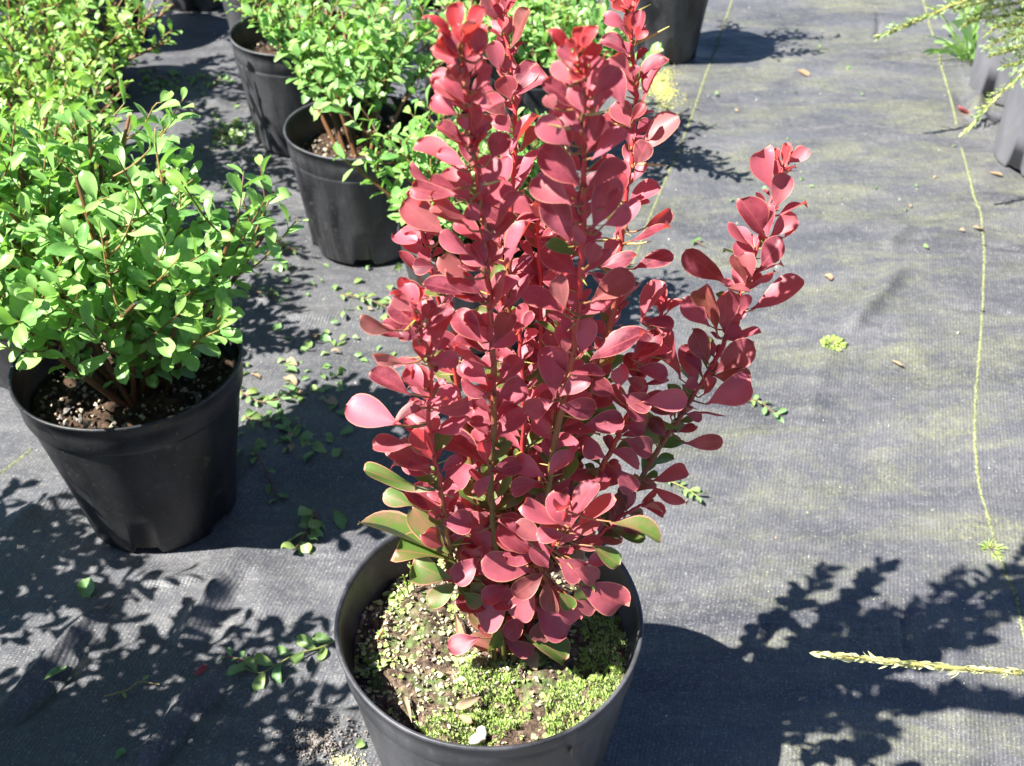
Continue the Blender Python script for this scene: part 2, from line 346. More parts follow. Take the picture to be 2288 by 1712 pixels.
def seam(pl, width, dashed, seed):
    P = catmull([gnd(*p) for p in pl], 40); r = np.random.default_rng(seed)
    S = np.r_[0, np.cumsum(np.linalg.norm(np.diff(P, axis=0), axis=1))]; step = .0042
    s = np.arange(0, S[-1], step); Q = np.c_[np.interp(s, S, P[:, 0]), np.interp(s, S, P[:, 1])]
    T = nrm(np.gradient(Q, axis=0)); mb = MB(); gap = vnoise(s*7, s*0, 1, seed)
    for k in range(len(s)-1):
        if dashed and gap[k] > dashed: continue
        side = np.array([-T[k][1], T[k][0]]); wv = width*(.8+.4*r.random())
        c0 = Q[k]+side*r.normal(0, .0003); ang = .35
        d = T[k]*math.cos(ang)+side*math.sin(ang)
        L = step*.62; a = c0-d*L; b = c0+d*L; n_ = np.array([-d[1], d[0]]); z = gz(*c0)+.0008
        h = .0011; V = [(*(a-n_*wv*.3), z), (*(b-n_*wv*.3), z), (*(b+n_*wv*.3), z), (*(a+n_*wv*.3), z), (*(c0-d*L*.6), z+h), (*(c0+d*L*.6), z+h)]
        V[0] = (*(a-n_*wv*.5), z-.0012); V[1] = (*(b-n_*wv*.5), z-.0012); V[2] = (*(b+n_*wv*.5), z-.0012); V[3] = (*(a+n_*wv*.5), z-.0012)
        mb.add(V, [(0, 1, 5, 4), (2, 3, 4, 5)]); mb.add(V, [(0, 4, 3), (1, 2, 5)])
    return mb.build('marking_thread', M['thread'], ground)
seam([(1640, -10), (1590, 130), (1530, 300), (1446, 500), (1400, 620)], .0032, 0, 3)
seam([(1460, 60), (1440, 240), (1424, 320)], .0025, .5, 6)
seam([(2062, -10), (2095, 110), (2120, 200), (2150, 330)], .0042, .9, 4)
seam([(2150, 330), (2178, 440), (2190, 470)], .004, .1, 5)
seam([(2190, 470), (2200, 560), (2190, 760), (2180, 900), (2182, 1010), (2205, 1130), (2235, 1240), (2270, 1340), (2288, 1420), (2330, 1560)], .0035, 0, 8)
seam([(-40, 1090), (20, 1050), (80, 1000)], .003, 0, 9)

# ------------------------------------------------------------ pots
def lathe(prof, n=96, wob=0., seed=0, notch=None, cx=0, cy=0, sq=(1, 1)):
    r_ = np.random.default_rng(seed); ph = r_.uniform(0, 6.28, 3); a = np.arange(n)*2*np.pi/n; V = []
    for (r, z, wk) in prof:
        rr = r*(1+wob*wk*(.5*np.sin(2*a+ph[0])+.3*np.sin(3*a+ph[1])+.12*np.sin(7*a+ph[2])))
        zz = np.full(n, z, float)
        if notch and z < .006:
            for na in notch:
                dd = np.abs((a-na+np.pi) % (2*np.pi)-np.pi); zz = np.where(dd < .17, zz+.0085, zz)
        V.append(np.c_[rr*np.cos(a)*sq[0]+cx, rr*np.sin(a)*sq[1]+cy, zz])
    V = np.concatenate(V); m = len(prof)
    F = [(i*n+j, i*n+(j+1) % n, (i+1)*n+(j+1) % n, (i+1)*n+j) for i in range(m-1) for j in range(n)]
    return V, F
def make_pot(root, R, Rb, H, collar=.036, wob=.01, seed=0, soil_z=None, mossy=False, sq=(1, 1), mat='pot'):
    x, y, _ = root.location; Rc = Rb+(R-Rb)*(1-collar/H)*.98; t = .0016
    Ri = R-.0035
    prof = [(Rb-.012, .004, 0), (Rb-.005, .000, 0), (Rb, .0005, 0), (Rb+.0006, .004, 0), (Rb+.0012, .012, 0), (Rb+(Rc-Rb)*.35, H*.32, .2), (Rb+(Rc-Rb)*.7, H*.58, .5),
            (Rc-.0004, H-collar-.004, .8), (Rc+.0004, H-collar-.0008, .85), (R-.0048, H-collar+.0003, .85), (R-.0034, H-collar+.0025, .85), (R-.0024, H-collar*.5, .95), (R-.0016, H-.0045, 1),
            (R, H-.0036, 1), (R+.0006, H-.0018, 1), (R, H-.0003, 1), (R-.0012, H, 1), (R-.0026, H-.0006, 1), (Ri-.0004, H-.004, 1), (Ri-.002, H-collar*.55, .95), (Ri-.0045, H-collar+.002, .85),
            (Rc-.0035, H-collar, .85), (Rc-.0045, H-collar-.004, .8), (Rb+(Rc-Rb)*.55-t*2, H*.5, .3), (Rb-.004, .008, 0), (.001, .008, 0)]
    V, F = lathe(prof, 112, wob, seed, notch=[.55+k*math.pi/3 for k in range(6)], cx=x, cy=y, sq=sq)
    V[:, 2] += .0
    mb = MB(); mb.add(V, F); pot = mb.build('pot', M[mat], root)
    # soil surface: a lumpy disc inside
    sz = soil_z if soil_z is not None else H-.045
    rs = np.interp(sz, [0, H-collar, H-collar+.001, H], [Rb, Rc, R-.006, R-.004])-.003
    n, k = 72, 30; a = np.arange(n)*2*np.pi/n; V = []
    for i in range(k+1):
        r = rs*math.sqrt((i+.15)/(k+.15)); xx = r*np.cos(a)*sq[0]+x; yy = r*np.sin(a)*sq[1]+y
        z = sz+.004*vnoise(xx, yy, 45, seed+1)+.0028*vnoise(xx, yy, 120, seed+2)+.0016*vnoise(xx, yy, 280, seed+3)+.003*(1-(r/rs)**2)-.003*(r/rs)**6
        if i == 0: xx = xx*0+x; yy = yy*0+y; z = z*0+z.mean()
        V.append(np.c_[xx, yy, z])
    F = [(i*n+j, i*n+(j+1) % n, (i+1)*n+(j+1) % n, (i+1)*n+j) for i in range(k) for j in range(n)]
    mb = MB(); mb.add(np.concatenate(V), F); soil = mb.build('soil', M['mossy'] if mossy else M['soil'], root)
    return pot, soil, sz, rs
ICO = None
def chip(mb, p, s, c, r_, flat=.6):
    """a small irregular lump"""
    a = np.array([(0, 0, 1), (.9, 0, .3), (.28, .86, .3), (-.73, .53, .3), (-.73, -.53, .3), (.28, -.86, .3), (.5, .4, -.6), (-.5, .4, -.6), (0, -.7, -.6)])
    q = r_.normal(0, 1, (3, 3)); q, _ = np.linalg.qr(q); v = a*(1+.35*r_.normal(0, 1, a.shape))
    v = v*s*np.array([1, .75, flat]); v = v@q.T+p
    f = [(0, 1, 2), (0, 2, 3), (0, 3, 4), (0, 4, 5), (0, 5, 1), (1, 6, 2), (2, 7, 3), (3, 7, 4), (4, 8, 5), (5, 8, 1), (2, 6, 7), (7, 8, 4), (1, 8, 6), (6, 8, 7)]
    mb.add(v, f, None, c)
def granules(soil, x, y, sz, rs, n, seed, pal):
    r_ = np.random.default_rng(seed); mb = MB()
    for _ in range(n):
        r = rs*math.sqrt(r_.random())*.97; a = r_.random()*6.283; c = np.array(pal[r_.integers(len(pal))])*(.7+.6*r_.random())
        s = .0015+.0030*r_.random()**2
        chip(mb, np.array([x+r*math.cos(a), y+r*math.sin(a), sz+.005*(1-(r/rs)**2)+.003*r_.random()+.001]), s, c, r_)
    o = mb.build('bark_granules', M['attr'], soil, smooth=False); o['kind'] = 'stuff'
PAL = [(.10, .06, .035), (.20, .13, .07), (.32, .23, .13), (.42, .36, .22), (.05, .03, .02), (.05, .03, .02)]

# ------------------------------------------------------------ green nursery shrubs
SUN = np.array(SUNV)
def bush(root, sz, spread, height, nst, leafL, seed, twigs=5, lean=(0, 0), spacing=.0085, base_r=.03, quality=1, flat=.8, bare=.2, extra=(), yel=0.):
    r_ = np.random.default_rng(seed); x0, y0, _ = root.location
    for s in range(nst+len(extra)):
        az = s*2.399+r_.normal(0, .3); out = spread*math.sqrt((min(s, nst-1)+.7)/nst)*(.85+.3*r_.random())
        h = height*(1-.25*(out/spread)**2)*(.70+.44*r_.random())
        if s >= nst: az, out, h = extra[s-nst]
        p0 = np.array([x0+base_r*math.cos(az)*r_.random(), y0+base_r*math.sin(az)*r_.random(), sz-.005])
        p3 = np.array([x0+lean[0]+out*math.cos(az), y0+lean[1]+out*math.sin(az)*flat, sz+h])
        m1 = p0*.65+p3*.35+np.array([0, 0, h*.06])+r_.normal(0, .006, 3); m2 = p0*.3+p3*.7+np.array([0, 0, h*.02])+r_.normal(0, .006, 3)
        P = catmull([p0, m1, m2, p3], 7); st = MB(); lf = MB()
        brown = np.array((.17, .075, .03))*(.7+.6*r_.random()); n = len(P)
        tube(st, P, np.linspace(.0034, .0019, n), 6, brown)
        if r_.random() < .5: chip(st, P[-1], .0023, (.75, .72, .62), r_)
        paths = [(P, .35 if out < spread*.5 else bare)]
        for k in range(twigs):
            t = .35+.6*(k+r_.random())/twigs; i = int(t*(n-1)); a2 = r_.random()*6.283
            d = nrm(np.array([math.cos(a2)+.6*math.cos(az), math.sin(a2)+.6*math.sin(az), .7+.7*r_.random()])); L = (.28+.3*r_.random())*height*(1.15-t*.6)
            Q = catmull([P[i], P[i]+d*L*.5+r_.normal(0, .004, 3), P[i]+d*L+np.array([0, 0, L*.15])+r_.normal(0, .005, 3)], 5)
            Q[:, 2] = np.minimum(Q[:, 2], sz+height*1.08)
            young = r_.random() < .6
            tube(st, Q, np.linspace(.0013, .0006, len(Q)), 5, np.array((.30, .20, .06)) if young else brown)
            paths.append((Q, .12))
        B, D, N, Ls, Ws, CC, CU = [], [], [], [], [], [], []
        for Q, t0 in paths:
            S = np.r_[0, np.cumsum(np.linalg.norm(np.diff(Q, axis=0), axis=1))]; a = r_.random()*6.28; s_ = S[-1]*t0
            tw_bright = r_.random()**1.5
            stop = S[-1]*(1 if r_.random() < .6 or t0 < .2 else .86)
            while s_ < stop:
                a += 2.4+r_.normal(0, .25); p = np.array([np.interp(s_, S, Q[:, j]) for j in range(3)])
                i = min(np.searchsorted(S, s_), len(Q)-1); T = nrm(Q[i]-Q[i-1])
                x = nrm(np.cross(T, (.2, .1, .97))); y = np.cross(T, x); e = s_/S[-1]
                rdl = math.cos(a)*x+math.sin(a)*y; up = .45+.75*e**3+.25*r_.normal()
                d = nrm(rdl+T*up+np.array([0, 0, .15])); nn = nrm(T*1.0-rdl*.35+np.array([-.25, -.2, .9])+r_.normal(0, .25, 3))
                k = leafL*(.65+.55*r_.random())*(1-.35*e**6)
                B.append(p+d*.001); D.append(d); N.append(nn); Ls.append(k); Ws.append(k*(.36+.16*r_.random()))
                CC.append((np.clip(.2+.6*tw_bright+r_.normal(0, .2), 0, 1), yel*r_.random()+.55*e**4*r_.random()+(.5 if r_.random() < .04 else 0), 0)); CU.append(.15+.35*r_.random())
                s_ += spacing*(.7+.6*r_.random())
        if quality > 1: leaves(lf, B, D, N, Ls, Ws, 'oval', 4, 7, np.array(CU), .12, np.array(CC), wave=1.0, seed=seed+s)
        else: leaves(lf, B, D, N, Ls, Ws, 'oval', 2, 4, np.array(CU), .12, np.array(CC), wave=.8, seed=seed+s)
        br = st.build('branch', M['stem'], root); lf.build('foliage', M['greenleaf'], br)
def potted_shrub(x, y, R, Rb, H, label, seed, mat='pot_worn', **k):
    root = thing('potted_shrub', (x, y, 0), label, 'potted shrub', 'black pots of green leafy shrubs')
    pot, soil, sz, rs = make_pot(root, R, Rb, H, wob=.02, seed=seed, mat=mat)
    granules(soil, x, y, sz, rs, 500 if k.get('quality', 1) > 1 else 260, seed, PAL)
    bush(root, sz, seed=seed, **k); return root
potted_shrub(-.387, .951, .113, .080, .199, 'large green shrub in the black pot nearest the left edge, foliage spilling over the rim', 11, mat='pot',
             spread=.158, height=.255, nst=19, leafL=.030, twigs=6, lean=(-.04, .01), spacing=.0108, quality=2, extra=[(.25, .190, .16), (-.1, .170, .20), (1.1, .13, .26), (2.2, .13, .27)])
potted_shrub(-.214, 1.519, .103, .083, .179, 'green shrub in a pot with bark granules on its soil, left of the red barberry', 12,
             spread=.150, height=.20, nst=16, leafL=.024, twigs=6, lean=(-.01, .12), spacing=.0082, bare=.5)
potted_shrub(-.352, 1.85, .103, .083, .185, 'green shrub in the sunlit pot directly behind and left of the bark-covered pot', 13,
             spread=.15, height=.17, yel=.9, nst=15, leafL=.021, twigs=5, lean=(.07, .0), spacing=.0095)
potted_shrub(-.430, 2.13, .103, .083, .185, 'green shrub whose pot shows only as a narrow strip behind the sunlit pot', 14,
             spread=.17, height=.2, nst=11, leafL=.021, twigs=5, lean=(.05, .0), spacing=.0095)
potted_shrub(-.810, 2.27, .100, .083, .20, 'green shrub in the shaded black pot near the top left corner', 15, mat='pot',
             spread=.16, height=.2, nst=10, leafL=.021, twigs=5, lean=(0, .0), spacing=.0095)
potted_shrub(-.667, 2.49, .100, .075, .20, 'shrub pot with only its base in view, right of the shaded black pot', 16,
             spread=.13, height=.18, nst=7, leafL=.020, twigs=4, lean=(0, .05), spacing=.01)
potted_shrub(-.075, 2.01, .100, .08, .185, 'green shrub in the black pot at the top centre, behind the left barberry tips', 17,
             spread=.15, height=.22, nst=9, leafL=.022, twigs=4, lean=(.0, .10), spacing=.010, bare=.45)
potted_shrub(-.045, 1.29, .098, .078, .150, 'small light green shrub right behind the red barberry, beside the bark-filled pot', 18,
             spread=.12, height=.17, nst=14, leafL=.024, twigs=6, lean=(-.035, .03), spacing=.0082)
potted_shrub(.045, 1.80, .100, .083, .185, 'round green shrub behind the top of the red barberry, its shadow crossing the yellow thread', 19,
             spread=.20, height=.13, nst=20, leafL=.024, twigs=6, lean=(-.0, -.03), spacing=.0078, bare=.1)
potted_shrub(-.60, 1.23, .105, .083, .185, 'dense green shrub just behind the large shrub at the left edge', 20,
             spread=.17, height=.17, yel=.9, nst=19, leafL=.024, twigs=6, lean=(.0, .0), spacing=.0085)
potted_shrub(-.645, 1.445, .105, .083, .185, 'mid green shrub between the dense shrub and the top left corner', 25,
             spread=.17, height=.17, yel=.9, nst=19, leafL=.022, twigs=6, lean=(.0, .0), spacing=.0085)
potted_shrub(-.78, 2.0, .105, .083, .185, 'bright green shrub at the very top left, beyond its neighbours', 26,
             spread=.2, height=.17, yel=.9, nst=18, leafL=.022, twigs=5, lean=(.0, .0), spacing=.009)
potted_shrub(-.72, 1.69, .105, .083, .185, 'green shrub filling the top left corner of the photo', 21,
             spread=.21, height=.18, yel=.9, nst=20, leafL=.022, twigs=6, lean=(.02, .0), spacing=.009)
potted_shrub(-.575, .545, .110, .083, .19, 'green shrub standing left of the large shrub, dappling the lower left fabric with shade', 22,
             spread=.20, height=.28, nst=17, leafL=.030, twigs=5, lean=(.0, .02), spacing=.0092)
potted_shrub(-.70, .30, .110, .083, .19, 'green shrub out of frame at the lower left, shading the bottom left corner', 23,
             spread=.18, height=.25, nst=11, leafL=.027, twigs=5, lean=(.02, .0), spacing=.0095)
potted_shrub(-.80, .76, .110, .083, .19, 'green shrub beside the large shrub at its left, shading the fabric before it', 27,
             spread=.16, height=.26, nst=17, leafL=.030, twigs=5, lean=(.02, .0), spacing=.0092)
# top right pot, sunlit on its left: a taller plant whose leaves are above the frame
potted_shrub(.295, 2.195, .084, .060, .19, 'tapered black pot at the top edge, leaf shadows on its sunlit side', 24,
             spread=.14, height=.17, nst=10, leafL=.021, twigs=4, lean=(-.02, .0), spacing=.0095)
# ------------------------------------------------------------ the red barberry in the foreground
BX, BY, BZ = -.017, .612, .205
barb = thing('potted_barberry', (BX, BY, 0), 'tall red-leaved barberry shrub in the big mossy black pot in the foreground', 'barberry shrub')
bpot, bsoil, bsz, brs = make_pot(barb, .1205, .091, BZ, collar=.034, wob=.022, seed=5, soil_z=.162, mossy=True, mat='pot_worn')
# stems: photo-display points from tip to base with the distance in front of the camera at tip and base
STEMS = {
 'a': ([(985, 62), (1000, 130), (1012, 220), (1022, 310), (1032, 400), (1046, 500), (1054, 600), (1060, 700), (1066, 800), (1068, 900), (1062, 1000), (1064, 1120), (1080, 1260)], .525, .598),
 'b': ([(1086, -30), (1092, 50), (1098, 110), (1106, 180), (1112, 260), (1112, 340), (1106, 420), (1098, 520), (1100, 640), (1098, 800), (1096, 1000), (1090, 1250)], .700, .628),
 'c': ([(1242, 80), (1248, 150), (1262, 210), (1262, 290), (1262, 370), (1262, 440), (1258, 520), (1252, 600), (1246, 690), (1238, 770), (1218, 860), (1198, 960), (1180, 1080), (1150, 1180), (1115, 1270)], .510, .602),
 'd': ([(1358, -30), (1362, 40), (1366, 110), (1374, 180), (1368, 260), (1364, 340), (1352, 420), (1344, 500), (1336, 580), (1322, 680), (1296, 790), (1255, 900), (1200, 1030), (1130, 1250)], .690, .625),
 'e': ([(1712, 330), (1682, 385), (1664, 440), (1645, 500), (1628, 560), (1604, 625), (1580, 690), (1555, 760), (1508, 840), (1462, 910), (1420, 975), (1375, 1045), (1320, 1110), (1240, 1170), (1140, 1260)], .785, .628),
 'f': ([(888, 640), (905, 700), (926, 765), (934, 815), (926, 880), (930, 950), (946, 1020), (958, 1090), (968, 1160), (985, 1220), (1050, 1280)], .525, .595),
 'g': ([(1232, 1075), (1220, 1120), (1200, 1170), (1180, 1200), (1150, 1225), (1110, 1240)], .530, .600),
 'h': ([(1440, 640), (1420, 700), (1398, 790), (1376, 850), (1340, 930), (1300, 1010), (1240, 1100), (1150, 1240)], .660, .622),
 'i': ([(905, 420), (912, 480), (925, 560), (945, 640), (965, 720), (985, 820), (1005, 930), (1030, 1060), (1065, 1230)], .620, .610),
 'j': ([(1190, 500), (1186, 600), (1180, 700), (1170, 820), (1158, 940), (1140, 1080), (1105, 1250)], .690, .625),
 'm': ([(1215, 420), (1222, 560), (1225, 700), (1215, 850), (1190, 1000), (1140, 1230)], .750, .635),
 'n': ([(1330, 640), (1310, 760), (1280, 880), (1230, 1000), (1150, 1220)], .750, .635),
 'o': ([(1075, 480), (1080, 620), (1085, 760), (1090, 900), (1095, 1050), (1100, 1230)], .745, .635),
 'q': ([(1160, 420), (1165, 560), (1168, 700), (1165, 850), (1155, 1000), (1120, 1240)], .665, .622),  # hidden inner stem, added to thicken the shrub's cast shadow
 'r': ([(1225, 450), (1228, 560), (1215, 700), (1200, 850), (1170, 1020), (1125, 1240)], .640, .615),  # second unseen inner stem, put in for a denser shadow
 'p': ([(1120, 700), (1128, 820), (1130, 960), (1115, 1100), (1100, 1240)], .610, .606),  # stem added only for the shadow it casts
 'k': ([(1400, 1085), (1350, 1110), (1300, 1150), (1220, 1200), (1110, 1280)], .640, .622),
}
# leaves read off the photograph: (base x, base y, tip x, tip y, width) in four crops; kind: r red, g green with a red edge, y young
LA = """185 0 0 0 0
340 390 190 290 95|335 330 280 190 85|345 270 318 150 50 y|355 275 388 190 55 y|348 260 330 180 50 y|475 355 440 175 120|500 355 360 290 65|580 435 540 250 110
590 160 470 -30 75|585 130 560 20 60|605 110 625 -10 40|595 180 600 100 70 y|635 290 745 60 80|612 430 620 350 80|655 560 790 365 135|640 575 845 440 70|640 600 610 455 140|620 690 490 570 130
430 545 520 390 80|350 500 270 400 90|385 540 380 395 60|360 620 200 470 115|375 620 260 445 75|330 690 170 580 130|385 790 345 685 75|570 700 500 490 110|365 820 460 620 60|430 930 475 680 80|400 930 435 770 45 y
385 860 215 735 90|390 900 250 770 70|330 1010 95 825 110|380 990 210 905 90|530 950 600 795 140|640 790 560 690 120|465 1150 540 925 160|400 1215 270 985 180|330 1130 165 1075 70|250 1130 25 1015 60
340 1190 60 1100 70|400 1310 160 1180 100|390 1360 190 1200 60|250 1395 8 1205 190|250 1420 0 1320 60|460 1320 385 1235 110|495 1320 500 1210 60|540 1375 665 1140 90|590 1130 620 935 90|670 1060 815 875 80|630 900 800 695 85
715 890 790 760 75|480 1450 550 1340 95|580 1600 745 1330 140|530 1560 530 1430 75|410 1520 220 1400 105|495 1590 430 1440 110|500 1600 345 1480 100|370 1660 225 1540 130|470 1620 340 1550 80|190 1590 60 1590 110|165 1560 110 1490 90|100 1655 0 1490 60|810 1290 670 1200 130
1000 1450 870 1180 190|970 1530 760 1340 110|850 1600 690 1560 100|1040 300 980 235 55 y|1050 300 1070 190 85 y|1075 290 1105 215 60 y|1035 300 1005 225 45 y|1020 390 935 280 90|1060 420 1125 320 50|1110 450 1210 305 35|1000 505 900 375 105|975 515 975 430 65 y
1075 560 1035 480 90|1150 575 1275 395 130|1080 680 1010 510 100|1140 640 1185 560 65|1070 790 890 640 170|1060 700 1000 560 65|905 660 860 570 90|1000 870 810 720 160|990 895 960 775 100|1100 900 1170 690 105|1055 1110 840 895 190|1010 1220 770 1060 190
1110 1130 1310 950 115|1120 950 1315 770 110|1130 1370 1260 1060 175|1040 1250 1080 1130 60|1270 1190 1310 1030 100|1190 1350 1355 1250 85|1210 1420 1025 1380 55|930 1560 1090 1440 95|1110 1590 1150 1450 110
1335 60 1255 15 65 y|1345 60 1305 -5 50 y|1355 60 1375 5 50 y|1350 50 1330 -15 45 y|1335 155 1205 95 90|1355 170 1340 75 60|1385 225 1420 60 90|1390 245 1440 165 85 y|1360 320 1195 210 85|1385 460 1380 390 65|1405 480 1528 315 65|1373 490 1245 345 95|1420 600 1528 370 65|1320 640 1230 400 150
1355 760 1275 610 140|1370 720 1440 620 75|1400 905 1635 685 170|1390 985 1460 850 130|1350 870 1360 770 70|1380 1080 1440 960 65|1340 1100 1290 960 100|1340 1240 1515 1090 95|1340 1345 1390 1185 90|1440 1365 1610 1270 65|1360 1440 1585 1340 75|1380 1610 1605 1490 110|1180 1600 1380 1520 100|1270 1400 1330 1260 90|1200 1250 1280 1120 70|1210 1560 1260 1430 80|1010 1330 1080 1440 60"""
LB = """830 150 620 10 120|890 240 925 30 95|945 235 1095 30 130|800 170 510 60 120|870 180 640 120 90|460 240 390 90 130|440 245 335 160 100|470 340 320 190 150|335 355 140 300 80|380 395 230 330 80|470 400 360 345 105
500 300 520 200 38|520 290 640 200 50|560 480 600 250 95|835 430 680 240 150|880 435 840 260 100|860 465 675 410 70|880 460 1020 360 110|900 430 1000 260 110|840 560 590 350 110|495 525 465 390 80 y|400 545 205 510 70|500 545 345 510 32
520 530 705 510 110|430 720 205 590 110|500 690 400 560 125|640 740 440 640 80|370 890 60 770 190|330 895 450 765 60|550 805 760 790 60|460 785 635 735 40|430 1005 215 995 95|550 1095 460 915 125 y|510 1170 340 1000 110|540 1145 330 1110 55
860 1115 590 930 125|800 1120 640 1210 165|880 1155 1055 1110 115|880 1165 800 1290 90|740 1240 510 1275 120|900 885 765 865 75|905 725 700 665 80|915 730 1085 670 155|880 705 880 600 58 y|860 620 730 520 130|950 670 1030 560 90|950 880 1030 770 70|985 1000 1175 950 85
860 1110 840 980 80 y|1200 745 1050 410 160|1290 255 1080 100 130|1352 245 1350 30 125|1310 230 1250 60 90|1385 270 1600 150 130|1450 190 1685 30 170|1400 490 1440 290 120|1245 740 1230 450 130|1275 725 1430 620 110|1312 480 1310 400 58
1330 590 1530 595 60|1250 750 1080 820 130|1262 785 1475 800 135|1400 900 1640 860 140|1440 520 1740 350 170|1740 305 1850 80 115|1680 520 1840 370 130|1690 540 1885 430 55|1740 310 1925 300 70|1610 690 1620 560 105|1590 720 1470 650 110
1700 570 1895 600 90|1620 720 1790 780 120|1750 760 1995 740 130|1640 880 1770 920 110|1540 1080 1400 1000 120|1555 1040 1755 1090 110|1640 970 1810 1040 130|1600 1140 1700 1270 120|1260 1190 1560 1180 105|1190 1190 1020 1080 120|1170 1215 980 1250 110
1205 1180 1335 1050 90|1160 1170 1140 1110 60 y|1790 1210 1995 1150 65|1790 1240 1990 1345 80|1330 1490 1240 1290 145|1330 1470 1455 1210 95|1345 1490 1570 1300 105|1300 1490 1120 1370 95|1290 1470 1070 1350 90|1350 1510 1500 1440 100|1300 1520 1145 1510 110
1120 1630 950 1480 135|600 1450 780 1440 150|800 1440 850 1600 150|640 1630 150 1440 150 g|650 1610 420 1390 140 g|570 1250 140 1200 55 g|590 1420 340 1290 80|600 1430 460 1220 115|1040 1340 750 1320 120 g|440 1350 270 1280 110 g|1560 1440 1860 1500 110 g
1640 1400 1700 1540 80|1100 1560 930 1420 80|1000 1000 1090 900 70 g|900 1090 1000 990 60 g|720 1010 820 920 90 g|1200 1340 1160 1280 80|1480 1280 1530 1180 100|1090 1260 1130 1330 80 g|1400 1330 1480 1240 80|940 1400 1080 1440 70|1650 620 1760 670 80|1100 560 1040 470 70 g|1480 930 1300 900 80
1100 330 1060 260 60 g|1270 370 1040 340 80 g|640 160 500 110 80 g|1490 560 1580 480 70 g|1350 960 1300 1010 70 g|1730 1000 1650 1060 80|1500 1130 1440 1190 70 g"""
LP = """1420 460 1340 340 110|1330 480 1065 430 150|1350 410 1180 385 105|1310 370 1140 240 140|1200 590 918 555 140|1400 480 1235 610 120|1350 580 1240 735 155|1420 520 1440 700 105|1480 400 1620 500 145|1600 560 1850 670 185|1640 430 1745 400 80
1000 390 870 520 130|1190 650 1010 790 175|1340 690 1510 850 170|1010 880 835 930 115|1130 810 1080 930 75 g|1280 850 1510 980 125 g|1150 880 1300 970 90|850 530 620 460 95 g|870 540 720 660 110 g|900 600 1000 680 90 g|1680 320 1830 420 90 g|1700 500 1620 640 90 g|1480 600 1560 700 90 g
1380 560 1500 660 120|1300 610 1110 660 120|1450 640 1600 760 130|1230 680 1120 600 110|1100 690 900 650 120|1060 500 900 420 110|1400 300 1250 200 110|1480 330 1560 200 100|1560 460 1720 520 110|1180 560 1040 640 110|1290 740 1180 860 110|1420 760 1360 880 110|1550 640 1700 700 110|1010 420 900 300 100|1120 470 1000 360 110
860 420 560 330 95 g|960 620 900 560 80 g|1060 650 980 560 80 g|1350 640 1280 720 100|1250 300 1340 230 90|1500 300 1580 220 90|1560 330 1720 300 90|1180 840 1200 760 60 y"""
LR = """765 300 720 88 112|830 170 850 58 50 y|850 155 958 78 80|805 140 790 75 32 y|780 400 845 200 120|790 430 945 360 60|740 555 635 345 120|745 545 745 370 80|755 545 890 430 100|830 550 897 460 60|650 590 540 475 40|700 715 815 555 130
660 740 595 560 100|660 770 620 630 105|630 800 570 640 70|530 800 315 622 110|665 785 785 728 52|530 815 655 810 42|660 935 928 775 140|585 955 645 850 62|480 1045 395 815 115|440 1015 300 875 110|510 1045 530 830 110|520 1090 600 1020 125
520 1090 705 1035 50|465 1260 665 1110 150|430 1210 360 1055 120|400 1275 330 1160 55|370 1320 305 1115 110|450 1275 650 1270 92|420 1430 655 1310 130|280 1295 195 1045 120|320 1435 115 1410 130|300 1330 375 1310 75|310 1475 405 1500 60|350 1482 520 1455 18
270 1575 370 1540 60|300 1625 505 1630 92|280 1560 75 1490 70 g|230 1500 260 1400 70|120 1520 20 1440 90|560 1000 620 930 50|400 1380 470 1290 60|180 1640 90 1560 80 g|210 1600 130 1500 90"""
CROPS = ((LA, 900, 0, .3745), (LB, 750, 600, .3927), (LP, 700, 1100, .3698), (LR, 1400, 300, .4231))
BR = {}
VC = None
def pxof(p):
    r = np.asarray(p, float)-(0, 0, CAMH); dep = r[..., 1]*math.cos(TH)-r[..., 2]*math.sin(TH); v = -r[..., 2]*math.cos(TH)-r[..., 1]*math.sin(TH)
    return 1144+FPX*r[..., 0]/dep, 856+FPX*v/dep, dep
for key, (pts, yt, yb) in STEMS.items():
    n = len(pts); Y = np.array([yt+(yb-yt)*(i/(n-1))**.9 for i in range(n)])
    P = np.array([aty(px*1.0344, py*1.0344, y) for (px, py), y in zip(pts, Y)])[::-1]     # base to tip
    g0 = np.array([BX+(P[0][0]-BX)*.6+.006, P[0][1], bsz-.004]); P[0][2] = max(P[0][2], bsz+.004)
    P = np.vstack([g0, P]); Q = catmull(P, 6)
    Q += np.random.default_rng(ord(key)).normal(0, .0004, Q.shape)
    st = MB(); lf = MB(); sp = MB(); n = len(Q); e = np.linspace(0, 1, n)[:, None]
    cols = np.where(e < .45, np.array([.22, .26, .05]), np.array([.42, .035, .035]))*np.ones((n, 3)); k = 8
    lo = np.array([.17, .15, .04]); hi = np.array([.58, .045, .055]); f = np.clip((e-.22)/.3, 0, 1); cols = lo*(1-f)+hi*f
    tube(st, Q, np.linspace(.0026 if key in 'abcdeh' else .002, .0011, n), k, np.repeat(cols, k, axis=0), cap=False)
    BR[key] = dict(Q=Q, st=st, lf=lf, sp=sp, px=pxof(Q))
def add_leaf(key, B, D, N, L, W, c, cup=None, bend=None, rr=random):
    cup = rr.uniform(.15, .55) if cup is None else cup; bend = rr.uniform(-.02, .22) if bend is None else bend
    BR[key].setdefault('L', []).append((B, D, N, L, W, c, cup, bend))
R_ = np.random.default_rng(31)
